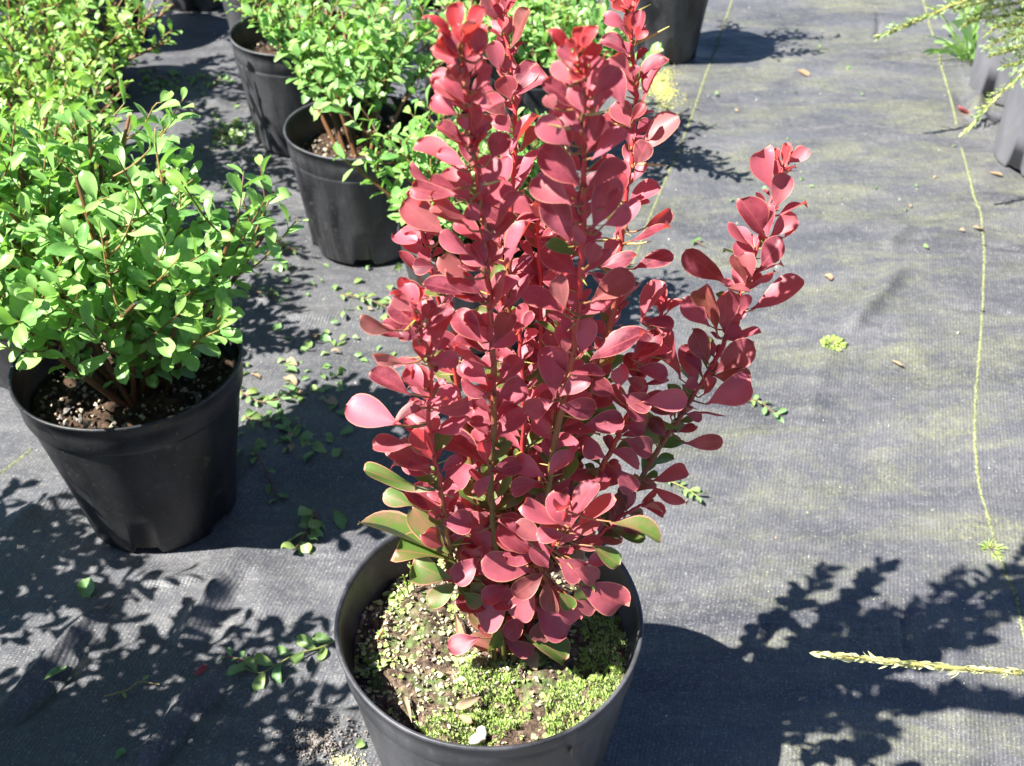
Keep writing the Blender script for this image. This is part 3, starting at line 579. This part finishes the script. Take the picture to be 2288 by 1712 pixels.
for txt, ox, oy, s in CROPS:
    for item in txt.replace('\n', '|').split('|'):
        it = item.split(); 
        if len(it) < 5 or it[4] == '0': continue
        bx, by, tx, ty, wpx = [float(q)*s for q in it[:5]]; kind = it[5] if len(it) > 5 else 'r'
        bx += ox; tx += ox; by += oy; ty += oy
        best = None
        for key, b in BR.items():
            if key in 'mnopqr': continue
            X, Yp, dep = b['px']; d = np.hypot(X-bx, Yp-by); i = int(d.argmin())
            if (txt is LP or (txt is LB and by > 1150 and bx > 1160)) and key not in ('g' if bx > 1030 else 'f'): continue
            if best is None or d[i] < best[0]: best = (d[i], key, i)
        dd, key, i = best; b = BR[key]; node = b['Q'][max(i-0, 1)]; Lpx = math.hypot(tx-bx, ty-by)
        fwd = -.010-.020*R_.random(); y0 = node[1]+fwd*.4-min(dd, 90)*.00004
        B = aty(bx, by, y0); dep = pxof(B)[2]; m = dep/FPX; Lp = Lpx*m*1.0
        # how far the leaf comes towards the camera: leaves that hang low in the picture come forward most
        down = (ty-by)/max(Lpx, 1); q = Lp*(R_.uniform(-.22, .30)+.34*down)
        T = aty(tx, ty, y0-q); D = T-B; L = np.linalg.norm(D); D = D/L
        view = nrm(np.array([0, 0, CAMH])-B); n0 = nrm(view-(view@D)*D); W0 = wpx*m*1.0; Wt = max(.58*L, W0); Wt = min(Wt, .80*L, W0/.45) if W0 < .5*L else Wt
        ro = math.acos(min(W0/Wt, 1)); side = np.cross(D, n0)
        # roll so that the upper side looks up and towards the light rather than down
        c1 = math.cos(ro)*n0+math.sin(ro)*side; c2 = math.cos(ro)*n0-math.sin(ro)*side; up = np.array([-.35, .1, .9])
        N = c1 if (c1@up > c2@up) != (R_.random() < .22) else c2
        N = nrm(N+R_.normal(0, .10, 3)+np.array([-.10, 0, .12]))
        tint = (np.clip(R_.normal(.48, .36), 0, 1), .9 if kind == 'g' else np.clip(R_.normal(-.02, .10), 0, .4), 1. if kind == 'y' else max(0, R_.normal(0, .12)))
        k_ = 1.14 if txt is LP else 1.; add_leaf(key, B, D, N, L*1.04*k_, Wt*k_, tint, rr=random)
        gap = np.linalg.norm(B-node)
        if .003 < gap < .05: tube(b['st'], catmull([node, (node+B)/2+R_.normal(0, .001, 3)+np.array([0, 0, -.002]), B+D*.001], 3), np.linspace(.0008, .0005, 7), 5, (.35, .16, .06), cap=False)
# nodes: small leaf tufts round each stem and a spine, fuller and greener low down and inside
for key, b in BR.items():
    Q = b['Q']; S = np.r_[0, np.cumsum(np.linalg.norm(np.diff(Q, axis=0), axis=1))]; s = .018 if key != 'g' else .03; ph = R_.random()*6.28
    while s < S[-1]-.004:
        p = np.array([np.interp(s, S, Q[:, j]) for j in range(3)]); i = min(int(np.searchsorted(S, s)), len(Q)-1); T = nrm(Q[i]-Q[i-1])
        x = nrm(np.cross(T, (0, 1, .1))); y = np.cross(T, x); e = s/S[-1]; low = np.clip((.40-p[2])/.16, 0, 1)
        ph += 2.4; nl = (2 if key in 'abcd' and .5 < e < .93 else 3) if e < .9 else 4
        if key == 'g': nl = 1
        if key in 'ijkmnoqr': nl += 1
        for k in range(nl):
            a = ph+k*6.283/nl*R_.uniform(.8, 1.2); rd = math.cos(a)*x+math.sin(a)*y
            if rd[1] < -.1 and e < .92:
                if key not in 'mnoq' and R_.random() < .35: continue
                rd[1] *= -1        # keep most of the fill behind the stem
            up = R_.uniform(.35, 1.1)+.9*(e > .93); D = nrm(rd+T*up); L = .010+.017*R_.random()**1.4*(1.1-.45*max(0, e-.75)/.25)*(1+.15*low)
            N = nrm(T*.9-rd*.2+np.array([-.25, -.35, .5])+R_.normal(0, .25, 3))
            g = 1. if (R_.random() < (.42 if low > .1 else .16) and e < .85) else np.clip(low*R_.uniform(0, .8)-.15, 0, 1)
            add_leaf(key, p+rd*.0015, D, N, L, L*R_.uniform(.40, .66), (np.clip(R_.normal(.35, .34), 0, 1), g, 1. if e > .955 and key not in 'ijmnopqr' else max(0, R_.normal(0, .15))), rr=random)
        if R_.random() < .62:
            a = ph+1.2; rd = math.cos(a)*x+math.sin(a)*y; D = nrm(rd+T*.15+R_.normal(0, .1, 3)); L = R_.uniform(.008, .016)
            yel = np.array([.45, .38, .08]) if R_.random() < .7 else np.array([.5, .15, .05])
            tube(b['st'], [p, p+D*L*.5, p+D*L], [.0007, .0005, .0001], 4, yel, cap=False)
        s += R_.uniform(.009, .015)
for (x0, y0, x1, y1) in ((1400, 262, 1590, 158), (1385, 978, 1580, 988), (1330, 742, 1190, 742), (1010, 780, 870, 742), (1105, 690, 1208, 664), (1250, 1440, 1100, 1437), (460, 1110, 590, 1075), (1350, 1470, 1480, 1440)):
    bx, by, tx, ty = [v*.3745 for v in (x0, y0, x1, y1)]; bx += 900; tx += 900; best = None
    for key, b in BR.items():
        X, Yp, dep = b['px']; d = np.hypot(X-bx, Yp-by); i = int(d.argmin())
        if best is None or d[i] < best[0]: best = (d[i], key, i)
    _, key, i = best; y0 = BR[key]['Q'][i][1]-.003; a = aty(bx, by, y0); c = aty(tx, ty, y0-.004)
    tube(BR[key]['st'], [BR[key]['Q'][i], a*.5+c*.5, c], [.0009, .0008, .0003], 5, (.50, .42, .14), cap=True)
for key, b in BR.items():
    br = b['st'].build('branch', M['stem'], barb)
    Ls = b['L']; arr = lambda j: np.array([l[j] for l in Ls])
    leaves(b['lf'], arr(0), arr(1), arr(2), arr(3), arr(4), 'obovate', 6, 12, arr(6), arr(7), arr(5), wave=1.1, seed=ord(key))
    b['lf'].build('foliage', M['redleaf'], br)
    if b['sp'].v: b['sp'].build('spines', M['stem'], br)
# moss, liverwort and litter on the soil
r_ = np.random.default_rng(77); mo = MB(); lw = MB(); db = MB()
def soil_pt(r, a): 
    x, y = BX+r*math.cos(a), BY+r*math.sin(a); xx = np.array([x]); yy = np.array([y])
    z = bsz+.004*vnoise(xx, yy, 45, 6)+.0028*vnoise(xx, yy, 120, 7)+.0016*vnoise(xx, yy, 280, 8)+.003*(1-(r/brs)**2)-.003*(r/brs)**6
    return np.array([x, y, float(z[0])])
B, D, N, L, W, CC = [], [], [], [], [], []
for _ in range(5200):
    r = brs*math.sqrt(r_.random())*.985; a = r_.random()*6.283; p = soil_pt(r, a); patch = float(vnoise(np.array([p[0]]), np.array([p[1]]), 38, 9)[0])
    right = (p[0]-BX)/brs-(p[1]-BY)/brs*.8
    if patch*.5+right*1.3+patch*.35 > .50 and r_.random() < .95:      # moss shoots in the right front half
        n_ = 5
        for q in range(n_):
            d = nrm(np.array([r_.normal(0, .45), r_.normal(0, .45), 1])); B.append(p+r_.normal(0, .0012, 3)*(1, 1, 0)-(0, 0, .001)); D.append(d); N.append((0, -1, .3)); L.append(r_.uniform(.0025, .0055)); W.append(.0017)
            CC.append((r_.random(), r_.uniform(0, .9), r_.uniform(0, .3)))
    elif patch > .55 or r_.random() < .10:                                   # liverwort lobes, flat and round
        d = np.array([math.cos(a*7+_), math.sin(a*7+_), r_.uniform(.1, .7)]); B.append(p+(0, 0, .0006)); D.append(d); N.append((r_.normal(0, .3), r_.normal(0, .3), 1)); k = r_.uniform(.0025, .0055); L.append(k); W.append(k*.95)
        CC.append((r_.random(), r_.uniform(0, .5), 0))
leaves(mo, B, D, N, L, W, 'oval', 2, 3, .3, .2, np.array(CC), wave=1, seed=3)
M['moss'] = leaf_mat('moss_green', [(.24, .33, .11), (.52, .60, .27)], (.32, .38, .17), (.30, .46, .07), None, (.4, .45, .2), (.3, .45, .05), (.3, .42, .08), rough=.6, spec=.3, tw=.25)
o = mo.build('moss', M['moss'], bsoil); o['kind'] = 'stuff'
for _ in range(1900):
    r = brs*math.sqrt(r_.random())*.98; a = r_.random()*6.283; p = soil_pt(r, a)
    if (p[0]-BX)/brs-(p[1]-BY)/brs*.8 > .45 and r_.random() < .85: continue
    c = np.array([(.44, .36, .23), (.34, .25, .15), (.26, .17, .09), (.55, .48, .33), (.40, .40, .2)][r_.integers(5)])*r_.uniform(.7, 1.15)
    chip(db, p+(0, 0, .0015), r_.uniform(.0008, .0034)*r_.uniform(.5, 1), c, r_, flat=.45)
o = db.build('bark_debris', M['attr'], bsoil, smooth=False); o['kind'] = 'stuff'
for (dx, dy, s_) in ((1036, 1590, .0065),):
    p = gd(dx, dy, bsz+.004); mb = MB(); V, F = lathe([(.0005, -.003, 0), (s_*.8, -.004, 1), (s_, .001, 1), (s_*.75, .0022, 1), (s_*.3, .0028, 1), (.0003, .0029, 1)], 18, .7, 4, cx=p[0], cy=p[1]); V[:, 2] += p[2]; mb.add(V, F, None, (.55, .50, .40)); mb.build('pale_stone', M['attr'], bsoil)
# dead pale leaves and a few thin stalks lying or standing on the moss
mb = MB(); DL = [(870, 1375, 915, 1350, 26), (985, 1330, 1000, 1395, 22), (1225, 1560, 1240, 1640, 14), (1010, 1470, 960, 1455, 26), (1040, 1505, 985, 1530, 24), (890, 1560, 870, 1500, 16), (1060, 1420, 1020, 1440, 22), (1100, 1395, 1160, 1440, 34), (985, 1545, 1020, 1560, 18)]
for bx, by, tx, ty, wd in DL:
    a = gd(bx, by, bsz+.006); b_ = gd(tx, ty, bsz+.008); L = np.linalg.norm(b_-a); leaves(mb, [a], [b_-a], [(r_.normal(0, .3), -.3, 1)], [L], [wd*.00031], 'obovate', 4, 8, .5, -.1, (r_.random(), 0, 0), wave=2, seed=int(bx))
M['deadleaf'] = leaf_mat('dead_leaf', [(.24, .16, .09), (.36, .27, .17)], (.26, .19, .12), (.4, .3, .2), None, (.45, .33, .22), (.4, .3, .2), (.5, .35, .2), rough=.7, spec=.2, tw=.15)
mb.build('dead_leaves', M['deadleaf'], bsoil)
mb = MB(); lf = MB()
for (dx, dy, h, lx) in ((885, 1295, .030, -.004), (898, 1290, .042, -.003), (878, 1300, .022, -.008), (815, 1390, .016, .006)):
    p = gd(dx, dy, bsz+.003); tube(mb, catmull([p, p+np.array([lx*.3, 0, h*.5]), p+np.array([lx, 0, h])], 4), .0006, 5, (.30, .36, .07) if h > .02 else (.4, .18, .06))
    for k in range(7): 
        q = p+np.array([lx, 0, h])*(.35+.65*k/7); leaves(lf, [q], [(r_.normal(), r_.normal(), 1.2)], [(0, -1, .5)], [.0055], [.0016], 'oval', 2, 3, .2, 0, (.8, .7, 0), seed=k)
for k in range(46):
    p = gd(870+r_.normal(0, 22), 1296+r_.normal(0, 10), bsz+.005); leaves(lf, [p], [(r_.normal(), r_.normal(), .4)], [(0, 0, 1)], [.006], [.0055], 'oval', 2, 4, .3, 0, (.9, .3, 0), seed=k)
sd = mb.build('seedling', M['stem'], bsoil); lf.build('seedling_leaves', M['moss'], sd)

# ------------------------------------------------------------ junipers and their pots along the right
M['juniper_pale'] = leaf_mat('juniper_pale', [(.50, .50, .22), (.72, .70, .38)], (.6, .6, .32), (.5, .6, .2), None, (.4, .5, .2), (.5, .6, .1), (.5, .5, .2), rough=.5, spec=.4, tw=.2)
def juniper_spray(st, lf, P, r0, size, seed, side=.6, every=.006, tone=.6, app=.7, wf=.30, mat=None):
    r_ = np.random.default_rng(seed); S = np.r_[0, np.cumsum(np.linalg.norm(np.diff(P, axis=0), axis=1))]
    tube(st, P, np.linspace(r0, r0*.5, len(P)), 6, (.42, .38, .13)); B, D, N, L, W, CC = [], [], [], [], [], []
    def needles(Q, sz, dens):
        S2 = np.r_[0, np.cumsum(np.linalg.norm(np.diff(Q, axis=0), axis=1))]; s = 0
        while s < S2[-1]:
            p = np.array([np.interp(s, S2, Q[:, j]) for j in range(3)]); i = min(int(np.searchsorted(S2, s)), len(Q)-1); T = nrm(Q[max(i, 1)]-Q[max(i, 1)-1])
            rd = nrm(np.cross(T, r_.normal(0, 1, 3))); d = nrm(T*1.25+rd*app*r_.uniform(.5, 1.2)); B.append(p+rd*r0*.2); D.append(d); N.append(nrm(T*.3+rd)); k = sz*r_.uniform(.7, 1.2)
            L.append(k); W.append(k*wf); CC.append((np.clip(tone+r_.normal(0, .25), 0, 1), .2*r_.random(), 0)); s += dens
    needles(P, size, size*.17)
    s = every*3
    while s < S[-1]*.97 and side > 0:
        p = np.array([np.interp(s, S, P[:, j]) for j in range(3)]); i = min(int(np.searchsorted(S, s)), len(P)-1); T = nrm(P[i]-P[i-1])
        rd = nrm(np.cross(T, r_.normal(0, 1, 3))+np.array([0, 0, .5])); l = side*size*r_.uniform(1.2, 4)*(1.15-s/S[-1]); d = nrm(T+rd*.8)
        Q = catmull([p, p+d*l*.5, p+d*l+T*l*.15+(0, 0, l*.1)], 4); needles(Q, size*.8, size*.2); s += every*r_.uniform(.6, 1.5)
    leaves(lf, B, D, N, L, W, 'lance', 2, 3, .5, .1, np.array(CC), seed=seed)
def potted_juniper(x, y, R, Rb, H, label, seed, n, custom=(), reach=.26):
    root = thing('potted_juniper', (x, y, 0), label, 'potted juniper', 'junipers in grey-black pots along the right')
    pot, soil, sz, rs = make_pot(root, R, Rb, H, wob=.012, seed=seed, mat='pot_grey'); granules(soil, x, y, sz, rs, 160, seed, PAL); r_ = np.random.default_rng(seed)
    for k in range(n):
        az = k*2.399; o = reach*r_.uniform(.55, 1); p0 = np.array([x, y, sz]); e = np.array([x+o*math.cos(az), y+o*math.sin(az), H+r_.uniform(.0, .14)])
        P = catmull([p0, p0*.6+e*.4+np.array([0, 0, .07]), p0*.2+e*.8+np.array([0, 0, .03]), e], 6)
        st = MB(); lf = MB(); juniper_spray(st, lf, P, .0024, .0095, seed*31+k, side=2.2, every=.0038); b = st.build('branch', M['stem'], root); lf.build('needles', M['juniper'], b)
    for k, (pts, size, side, tone, *more) in enumerate(custom):
        P = catmull([p if i else np.array([x, y, sz]) for i, p in enumerate(pts)], 10)
        st = MB(); lf = MB(); juniper_spray(st, lf, P, size*.22, size, seed*77+k, side=side, every=size*.6, tone=tone, **(more[0] if more else {})); b = st.build('branch', M['stem'], root); lf.build('needles', M[(more[0] if more else {}).get('mat', 'juniper')], b)
potted_juniper(.928, 2.03, .100, .088, .21, 'yellow-green juniper at the top right corner, one branch reaching left over the path', 41, 9,
    custom=[([None, aty(2300, -30, 1.9), aty(2150, 5, 1.86), aty(2060, 42, 1.84), aty(1958, 84, 1.82)], .013, 1.3, .75),
            ([None, aty(2330, 0, 1.9), aty(2210, 20, 1.88), aty(2150, 60, 1.85)], .010, 2.2, .5),
            ([None, aty(2330, 20, 1.9), aty(2260, 75, 1.86), aty(2200, 110, 1.83)], .010, 2.4, .6),
            ([None, aty(2340, -40, 1.95), aty(2250, -10, 1.9), aty(2130, 20, 1.87)], .011, 2.6, .6), ([None, aty(2340, -10, 1.95), aty(2270, 30, 1.9), aty(2160, 45, 1.85)], .010, 2.6, .4),
            ([None, aty(2340, 10, 1.95), aty(2290, 50, 1.9), aty(2230, 60, 1.85), aty(2200, 82, 1.84)], .010, 2.6, .7)], reach=.22)
potted_juniper(.886, 1.76, .094, .088, .205, 'juniper in the light grey pot cut by the right edge, a branch hanging down', 42, 8,
    custom=[([None, aty(2330, 100, 1.66), aty(2280, 170, 1.62), aty(2235, 210, 1.60), aty(2154, 298, 1.58)], .010, 1.4, .8),
            ([None, aty(2350, 60, 1.68), aty(2290, 100, 1.66), aty(2215, 125, 1.63)], .010, 2.2, .55), ([None, aty(2350, 80, 1.68), aty(2300, 130, 1.66), aty(2240, 150, 1.63)], .010, 2.4, .4), ([None, aty(2350, 40, 1.68), aty(2310, 70, 1.66), aty(2255, 80, 1.63)], .010, 2.4, .6)], reach=.20)
potted_juniper(.87, .80, .100, .085, .19, 'juniper whose pale yellow branch reaches in at the lower right', 43, 5,
    custom=[([None, np.array([.62, .63, .33]), aty(2420, 1520, .53), aty(2288, 1504, .52), aty(2120, 1492, .515), aty(1985, 1478, .51), aty(1832, 1462, .505)], .0115, .30, .6, dict(app=.26, wf=.36, mat='juniper_pale'))], reach=.15)
# ------------------------------------------------------------ small plants growing on the fabric
def tuft(name, label, cat, x, y, n, h, spread, mat, prof='lance', wf=.12, seed=1, flat=.9, kindc=(.6, .3, 0)):
    z = gz(x, y); root = thing(name, (x, y, z), label, cat); r_ = np.random.default_rng(seed); mb = MB(); a = r_.random(n)*6.283; r = spread*np.sqrt(r_.random(n))
    B = np.c_[x+r*np.cos(a), y+r*np.sin(a), np.full(n, z)]; D = np.c_[np.cos(a)*flat+r_.normal(0, .3, n), np.sin(a)*flat+r_.normal(0, .3, n), r_.uniform(.25, 1.1, n)]
    L = h*r_.uniform(.5, 1.1, n); CC = np.c_[np.clip(r_.normal(kindc[0], .2, n), 0, 1), np.clip(r_.normal(kindc[1], .2, n), 0, 1), np.zeros(n)]
    leaves(mb, B, D, np.c_[r_.normal(0, .3, n), r_.normal(0, .3, n), np.ones(n)], L, L*wf, prof, 2, 6, .3, .35, CC, wave=1, seed=seed)
    mb.build('blades' if prof != 'oval' else 'foliage', mat, root); mb = MB(); 
    for k in range(5): tube(mb, [np.array([x, y, z-.001]), np.array([x+r_.normal(0, spread*.5), y+r_.normal(0, spread*.5), z+h*.35])], .0005, 4, (.25, .2, .06))
    mb.build('stems', M['stem'], root)
p = gd(2095, 125); tuft('grass_tuft', 'tuft of long thin green grass at the foot of the grey juniper pot', 'grass', p[0], p[1], 70, .11, .018, M['greenleaf'], 'lance', .018, 3, .35)
p = gd(1800, 745); tuft('weed', 'tiny bright green weed growing through the bare fabric beside the soft fold', 'weed', p[0], p[1], 130, .0085, .011, M['moss'], 'oval', .4, 4, kindc=(.7, .7, 0))
p = gd(2142, 1184); tuft('weed', 'small wispy green weed growing on the yellow thread near the right edge', 'weed', p[0], p[1], 45, .013, .006, M['moss'], 'lance', .1, 5, .9, (.6, .8, 0))
# yellow moss patch by the top right pot
def moss_patch(name, label, dx, dy, rx, ry, n, seed, pal, fl=.4):
    r_ = np.random.default_rng(seed); mb = MB(); c = gd(dx, dy)
    for _ in range(n):
        a = r_.random()*6.283; r = min(abs(r_.normal(0, .5)), 1.6); q = r*(1+.2*math.sin(3*a+seed)+.25*math.sin(5*a+2*seed)); x = c[0]+rx*q*math.cos(a); y = c[1]+ry*q*math.sin(a)
        chip(mb, np.array([x, y, gz(x, y)+.0006+.002*(1-r)*r_.random()]), r_.uniform(.0007, .0024), np.array(pal[r_.integers(len(pal))])*r_.uniform(.8, 1.2), r_, flat=fl)
    tag(mb.build(name, M['attr'], None, smooth=True), label, 'moss', kind='stuff')
moss_patch('moss_patch', 'flat patch of yellow-green moss on the fabric below the tapered pot at the top', 1428, 186, .034, .085, 2600, 5, [(.42, .44, .03), (.50, .50, .05), (.34, .42, .06), (.40, .32, .08)])
moss_patch('soil_spill', 'brown crumbs of spilled potting soil on the fabric left of the mossy pot', 690, 1600, .055, .035, 800, 6, [(.07, .045, .03), (.11, .07, .045), (.03, .02, .015), (.16, .12, .09)])
moss_patch('moss_patch', 'thin yellowish moss at the lower left foot of the mossy pot', 742, 1640, .020, .012, 260, 8, [(.42, .40, .12), (.5, .42, .22), (.3, .34, .1)])
# ------------------------------------------------------------ clipped sprigs and leaves on the fabric
def sprig(label, pts, nl, ll, seed, tint=(.5, .2, 0), colr=(.22, .12, .05), name='cut_sprig', both=True, mat='paleleaf', h=.004, wr=.45):
    r_ = np.random.default_rng(seed); P = np.array([gd(*q) for q in pts]); 
    for q in P: q[2] = gz(q[0], q[1])+.002+h*r_.random()
    P = catmull(P, 6) if len(P) > 2 else P; root = thing(name, tuple(P[0]), label, 'leaf sprig', 'clipped sprigs on the fabric')
    mb = MB(); tube(mb, P, np.linspace(.0010, .0006, len(P)), 5, colr); mb.build('stem', M['stem'], root); lf = MB(); B, D, N, L, CC = [], [], [], [], []
    for k in range(nl):
        t = (k+.5)/nl; i = int(t*(len(P)-1)); T = nrm(P[min(i+1, len(P)-1)]-P[max(i-1, 0)]); sd = np.array([-T[1], T[0], 0])*(1 if k % 2 else -1)
        B.append(P[i]+r_.normal(0, .0006, 3)); D.append(nrm(T*.8+sd*r_.uniform(.6, 1.3)+np.array([0, 0, r_.uniform(0, .6)]))); N.append((r_.normal(0, .5), r_.normal(0, .5), 1)); L.append(ll*r_.uniform(.7, 1.15))
        CC.append((np.clip(tint[0]+r_.normal(0, .2), 0, 1), np.clip(tint[1]+r_.normal(0, .15), 0, 1), 0))
    L = np.array(L); leaves(lf, B, D, N, L, L*wr, 'oval', 4, 7, .4, .15, np.array(CC), wave=1.6, seed=seed); lf.build('leaves', M[mat], root)
sprig('bright yellow-green curled sprig lying between the left pot and the mossy pot', [(682, 1105), (668, 1140), (648, 1170), (635, 1195)], 5, .022, 1, (1, .55, 0), wr=.75, h=.008)
sprig('darker leafy twig just above the bright curled sprig', [(690, 1112), (672, 1140), (662, 1165)], 6, .020, 2, (.05, .2, 0), (.25, .06, .04))
sprig('long sprig whose stem touches the left rim of the mossy pot', [(728, 1384), (690, 1402), (640, 1422), (600, 1440), (560, 1452), (520, 1440)], 10, .022, 3, (.25, .3, 0), (.25, .27, .07), h=.010)
sprig('small reddish-tipped sprig at the far left end of the long sprig', [(560, 1440), (520, 1425), (485, 1420)], 6, .012, 4, (.3, .3, 0), (.4, .06, .12))
sprig('green sprig lying right of the barberry at mid height on open fabric', [(1608, 868), (1640, 872), (1665, 890), (1685, 898)], 9, .014, 5, (.6, .2, 0))
sprig('small green sprig behind the lowest right leaves of the barberry', [(1440, 1045), (1480, 1060), (1510, 1080)], 9, .013, 6, (.5, .3, 0), (.3, .3, .08))
sprig('tiny dark green sprig on the sunlit fabric right of the barberry', [(1498, 520), (1522, 532)], 5, .010, 7, (.1, .2, 0))
sprig('dry straw-coloured twig in the shade at the bottom left', [(225, 1502), (275, 1490), (300, 1470), (345, 1480)], 2, .012, 8, (.5, .5, 0), (.36, .27, .09), name='dry_twig')
sprig('sprig with scattered round leaves in the sun right of the left pot', [(520, 850), (560, 870), (600, 865), (635, 850)], 14, .017, 9, (.85, .2, 0))
sprig('sprig of narrow leaves just below the scattered round leaves', [(528, 905), (565, 915), (610, 902), (640, 925)], 12, .016, 10, (.7, .3, 0))
sprig('green sprig half in shade right of the left pot base', [(540, 990), (560, 1000), (590, 1050), (600, 1085)], 7, .016, 11, (.1, .2, 0), (.25, .06, .04))
sprig('sprig of pale leaves between the left pot and the bark-covered pot', [(585, 528), (610, 540), (640, 548)], 9, .014, 12, (.7, .3, 0), (.4, .2, .05))
sprig('sprig in the dappled shade in front of the bark-covered pot', [(735, 640), (790, 645), (835, 662)], 10, .015, 13, (.5, .3, 0))
sprig('thin brown-stemmed sprig in shade behind the rim of the left pot', [(540, 640), (580, 650), (600, 635)], 7, .014, 14, (.2, .2, 0))
def single(name, label, cat, pts, wd, tint, mat='paleleaf', group=None, prof='oval', z=.003, lift=.2):
    a = gd(*pts[0]); b = gd(*pts[1]); a[2] = gz(a[0], a[1])+z; b[2] = gz(b[0], b[1])+z+.002; L = np.linalg.norm(b-a); mb = MB()
    leaves(mb, [a], [b-a], [(lift, -.3, 1)], [L], [L*wd], prof, 4, 8, .5, .1, tint, wave=1.8, seed=int(pts[0][0])); tag(mb.build(name, M[mat]), label, cat, group)
single('fallen_leaf', 'single flat green leaf in the shade left of the mossy pot rim', 'leaf', [(722, 1105), (745, 1142)], .42, (.1, .2, 0))
single('fallen_leaf', 'curled dark green leaf in shade below the left pot', 'leaf', [(178, 1252), (196, 1292)], .55, (.1, .1, 0))
single('fallen_leaf', 'pale green pointed leaf on the dark crease at the lower left', 'leaf', [(92, 1462), (142, 1428)], .36, (.8, 0, 0))
single('fallen_leaf', 'rust-red fallen leaf left of the long sprig', 'leaf', [(420, 1462), (448, 1438)], .42, (.4, 0, .3), 'redleaf')
single('fallen_leaf', 'dark green leaf near the bottom edge of the photo', 'leaf', [(248, 1640), (272, 1618)], .5, (.05, 0, 0))
single('fallen_leaf', 'bright round leaf against the lower left side of the mossy pot', 'leaf', [(768, 1612), (786, 1598)], .9, (1, .3, 0))
single('fallen_leaf', 'orange and yellow curled leaf in the sun right of the left pot', 'leaf', [(612, 815), (640, 832)], .5, (.6, 0, 0), 'deadleaf')
single('fallen_leaf', 'tan crumpled dead leaf beside the leaf-shaped shadow at the top right', 'leaf', [(1722, 154), (1748, 164)], .6, (.1, 0, 0), 'deadleaf', z=.002)
single('fallen_leaf', 'small tan leaf on the fabric to the right of the barberry tip branch', 'leaf', [(1778, 600), (1796, 610)], .7, (.5, 0, 0), 'deadleaf')
single('fallen_leaf', 'thin tan leaf to the right of the tiny bright weed', 'leaf', [(1925, 785), (1952, 800)], .35, (.3, 0, 0), 'deadleaf')
single('fallen_leaf', 'rusty brown leaf on the seam near the juniper pots', 'leaf', [(2068, 232), (2090, 248)], .6, (.3, 0, .1), 'redleaf')
single('fallen_leaf', 'pale leaf scrap beside the right yellow thread', 'leaf', [(2100, 492), (2125, 498)], .5, (1, 0, 0), 'deadleaf')
single('fallen_leaf', 'brown leaf scrap on the fabric below the light grey juniper pot', 'leaf', [(2135, 375), (2165, 385)], .4, (0, 0, 0), 'deadleaf')
# many loose clipped leaves: each one an object; those in one area cannot be told apart
AREAS = [('small loose green leaf on the fabric between the left pot and the bark-covered pot', 'loose leaves between the left pots', [(480, 560), (850, 560), (850, 820), (520, 800)], 60, .012),
         ('small loose green leaf on the fabric right of the left pot, near the scattered sprigs', 'loose leaves right of the left pot', [(515, 790), (730, 790), (740, 980), (515, 1000)], 50, .013),
         ('small loose green leaf in the pile against the left side of the sunlit pot', 'loose leaves beside the sunlit pot', [(465, 262), (540, 262), (535, 305), (465, 318)], 60, .013),
         ('small loose leaf in the band of clippings at the top left beyond the left shrubs', 'loose leaves at the top left', [(300, 150), (510, 160), (490, 190), (300, 200)], 80, .012),
         ('small loose green leaf in the shade between the left shrubs and the sunlit pot', 'loose leaves in the upper left shade', [(330, 200), (520, 200), (600, 560), (400, 480)], 40, .010),
         ('tiny green leaf scrap on the open fabric at the right', 'leaf scraps on the open fabric', [(1420, 20), (2080, 20), (2100, 560), (1400, 520)], 30, .0075)]
r_ = np.random.default_rng(90)
for label, grp, poly, n, ll in AREAS:
    A = np.array(poly, float)
    for k in range(n):
        u, v = r_.random(2); q = (A[0]*(1-u)+A[1]*u)*(1-v)+(A[3]*(1-u)+A[2]*u)*v; p = gd(*q); p[2] = gz(p[0], p[1])+.0015+.003*r_.random(); a = r_.random()*6.283; L = ll*r_.uniform(.7, 1.6); mb = MB()
        leaves(mb, [p], [(math.cos(a), math.sin(a), r_.uniform(-.1, .4))], [(r_.normal(0, .5), r_.normal(0, .5), 1)], [L], [L*r_.uniform(.42, .7)], 'oval', 2, 5, .5, .2, (r_.random(), r_.uniform(0, .5), 0), wave=2, seed=k)
        tag(mb.build('fallen_leaf', M['paleleaf'] if r_.random() < .9 else M['deadleaf']), label, 'leaf', grp)
# crumbs and grit nobody could count
mb = MB(); 
for k in range(900):
    x = r_.uniform(-.6, 1.0); y = .55+1.9*r_.random()**.8; s = r_.uniform(.0006, .0016)
    c = [(.5, .42, .32), (.30, .36, .14), (.62, .6, .55), (.25, .15, .09)][r_.integers(4)]; chip(mb, np.array([x, y, gz(x, y)+s*.3]), s, c, r_, .5)
tag(mb.build('grit', M['attr'], None, smooth=False), 'fine crumbs of grit and leaf scattered over the fabric', 'grit', kind='stuff')
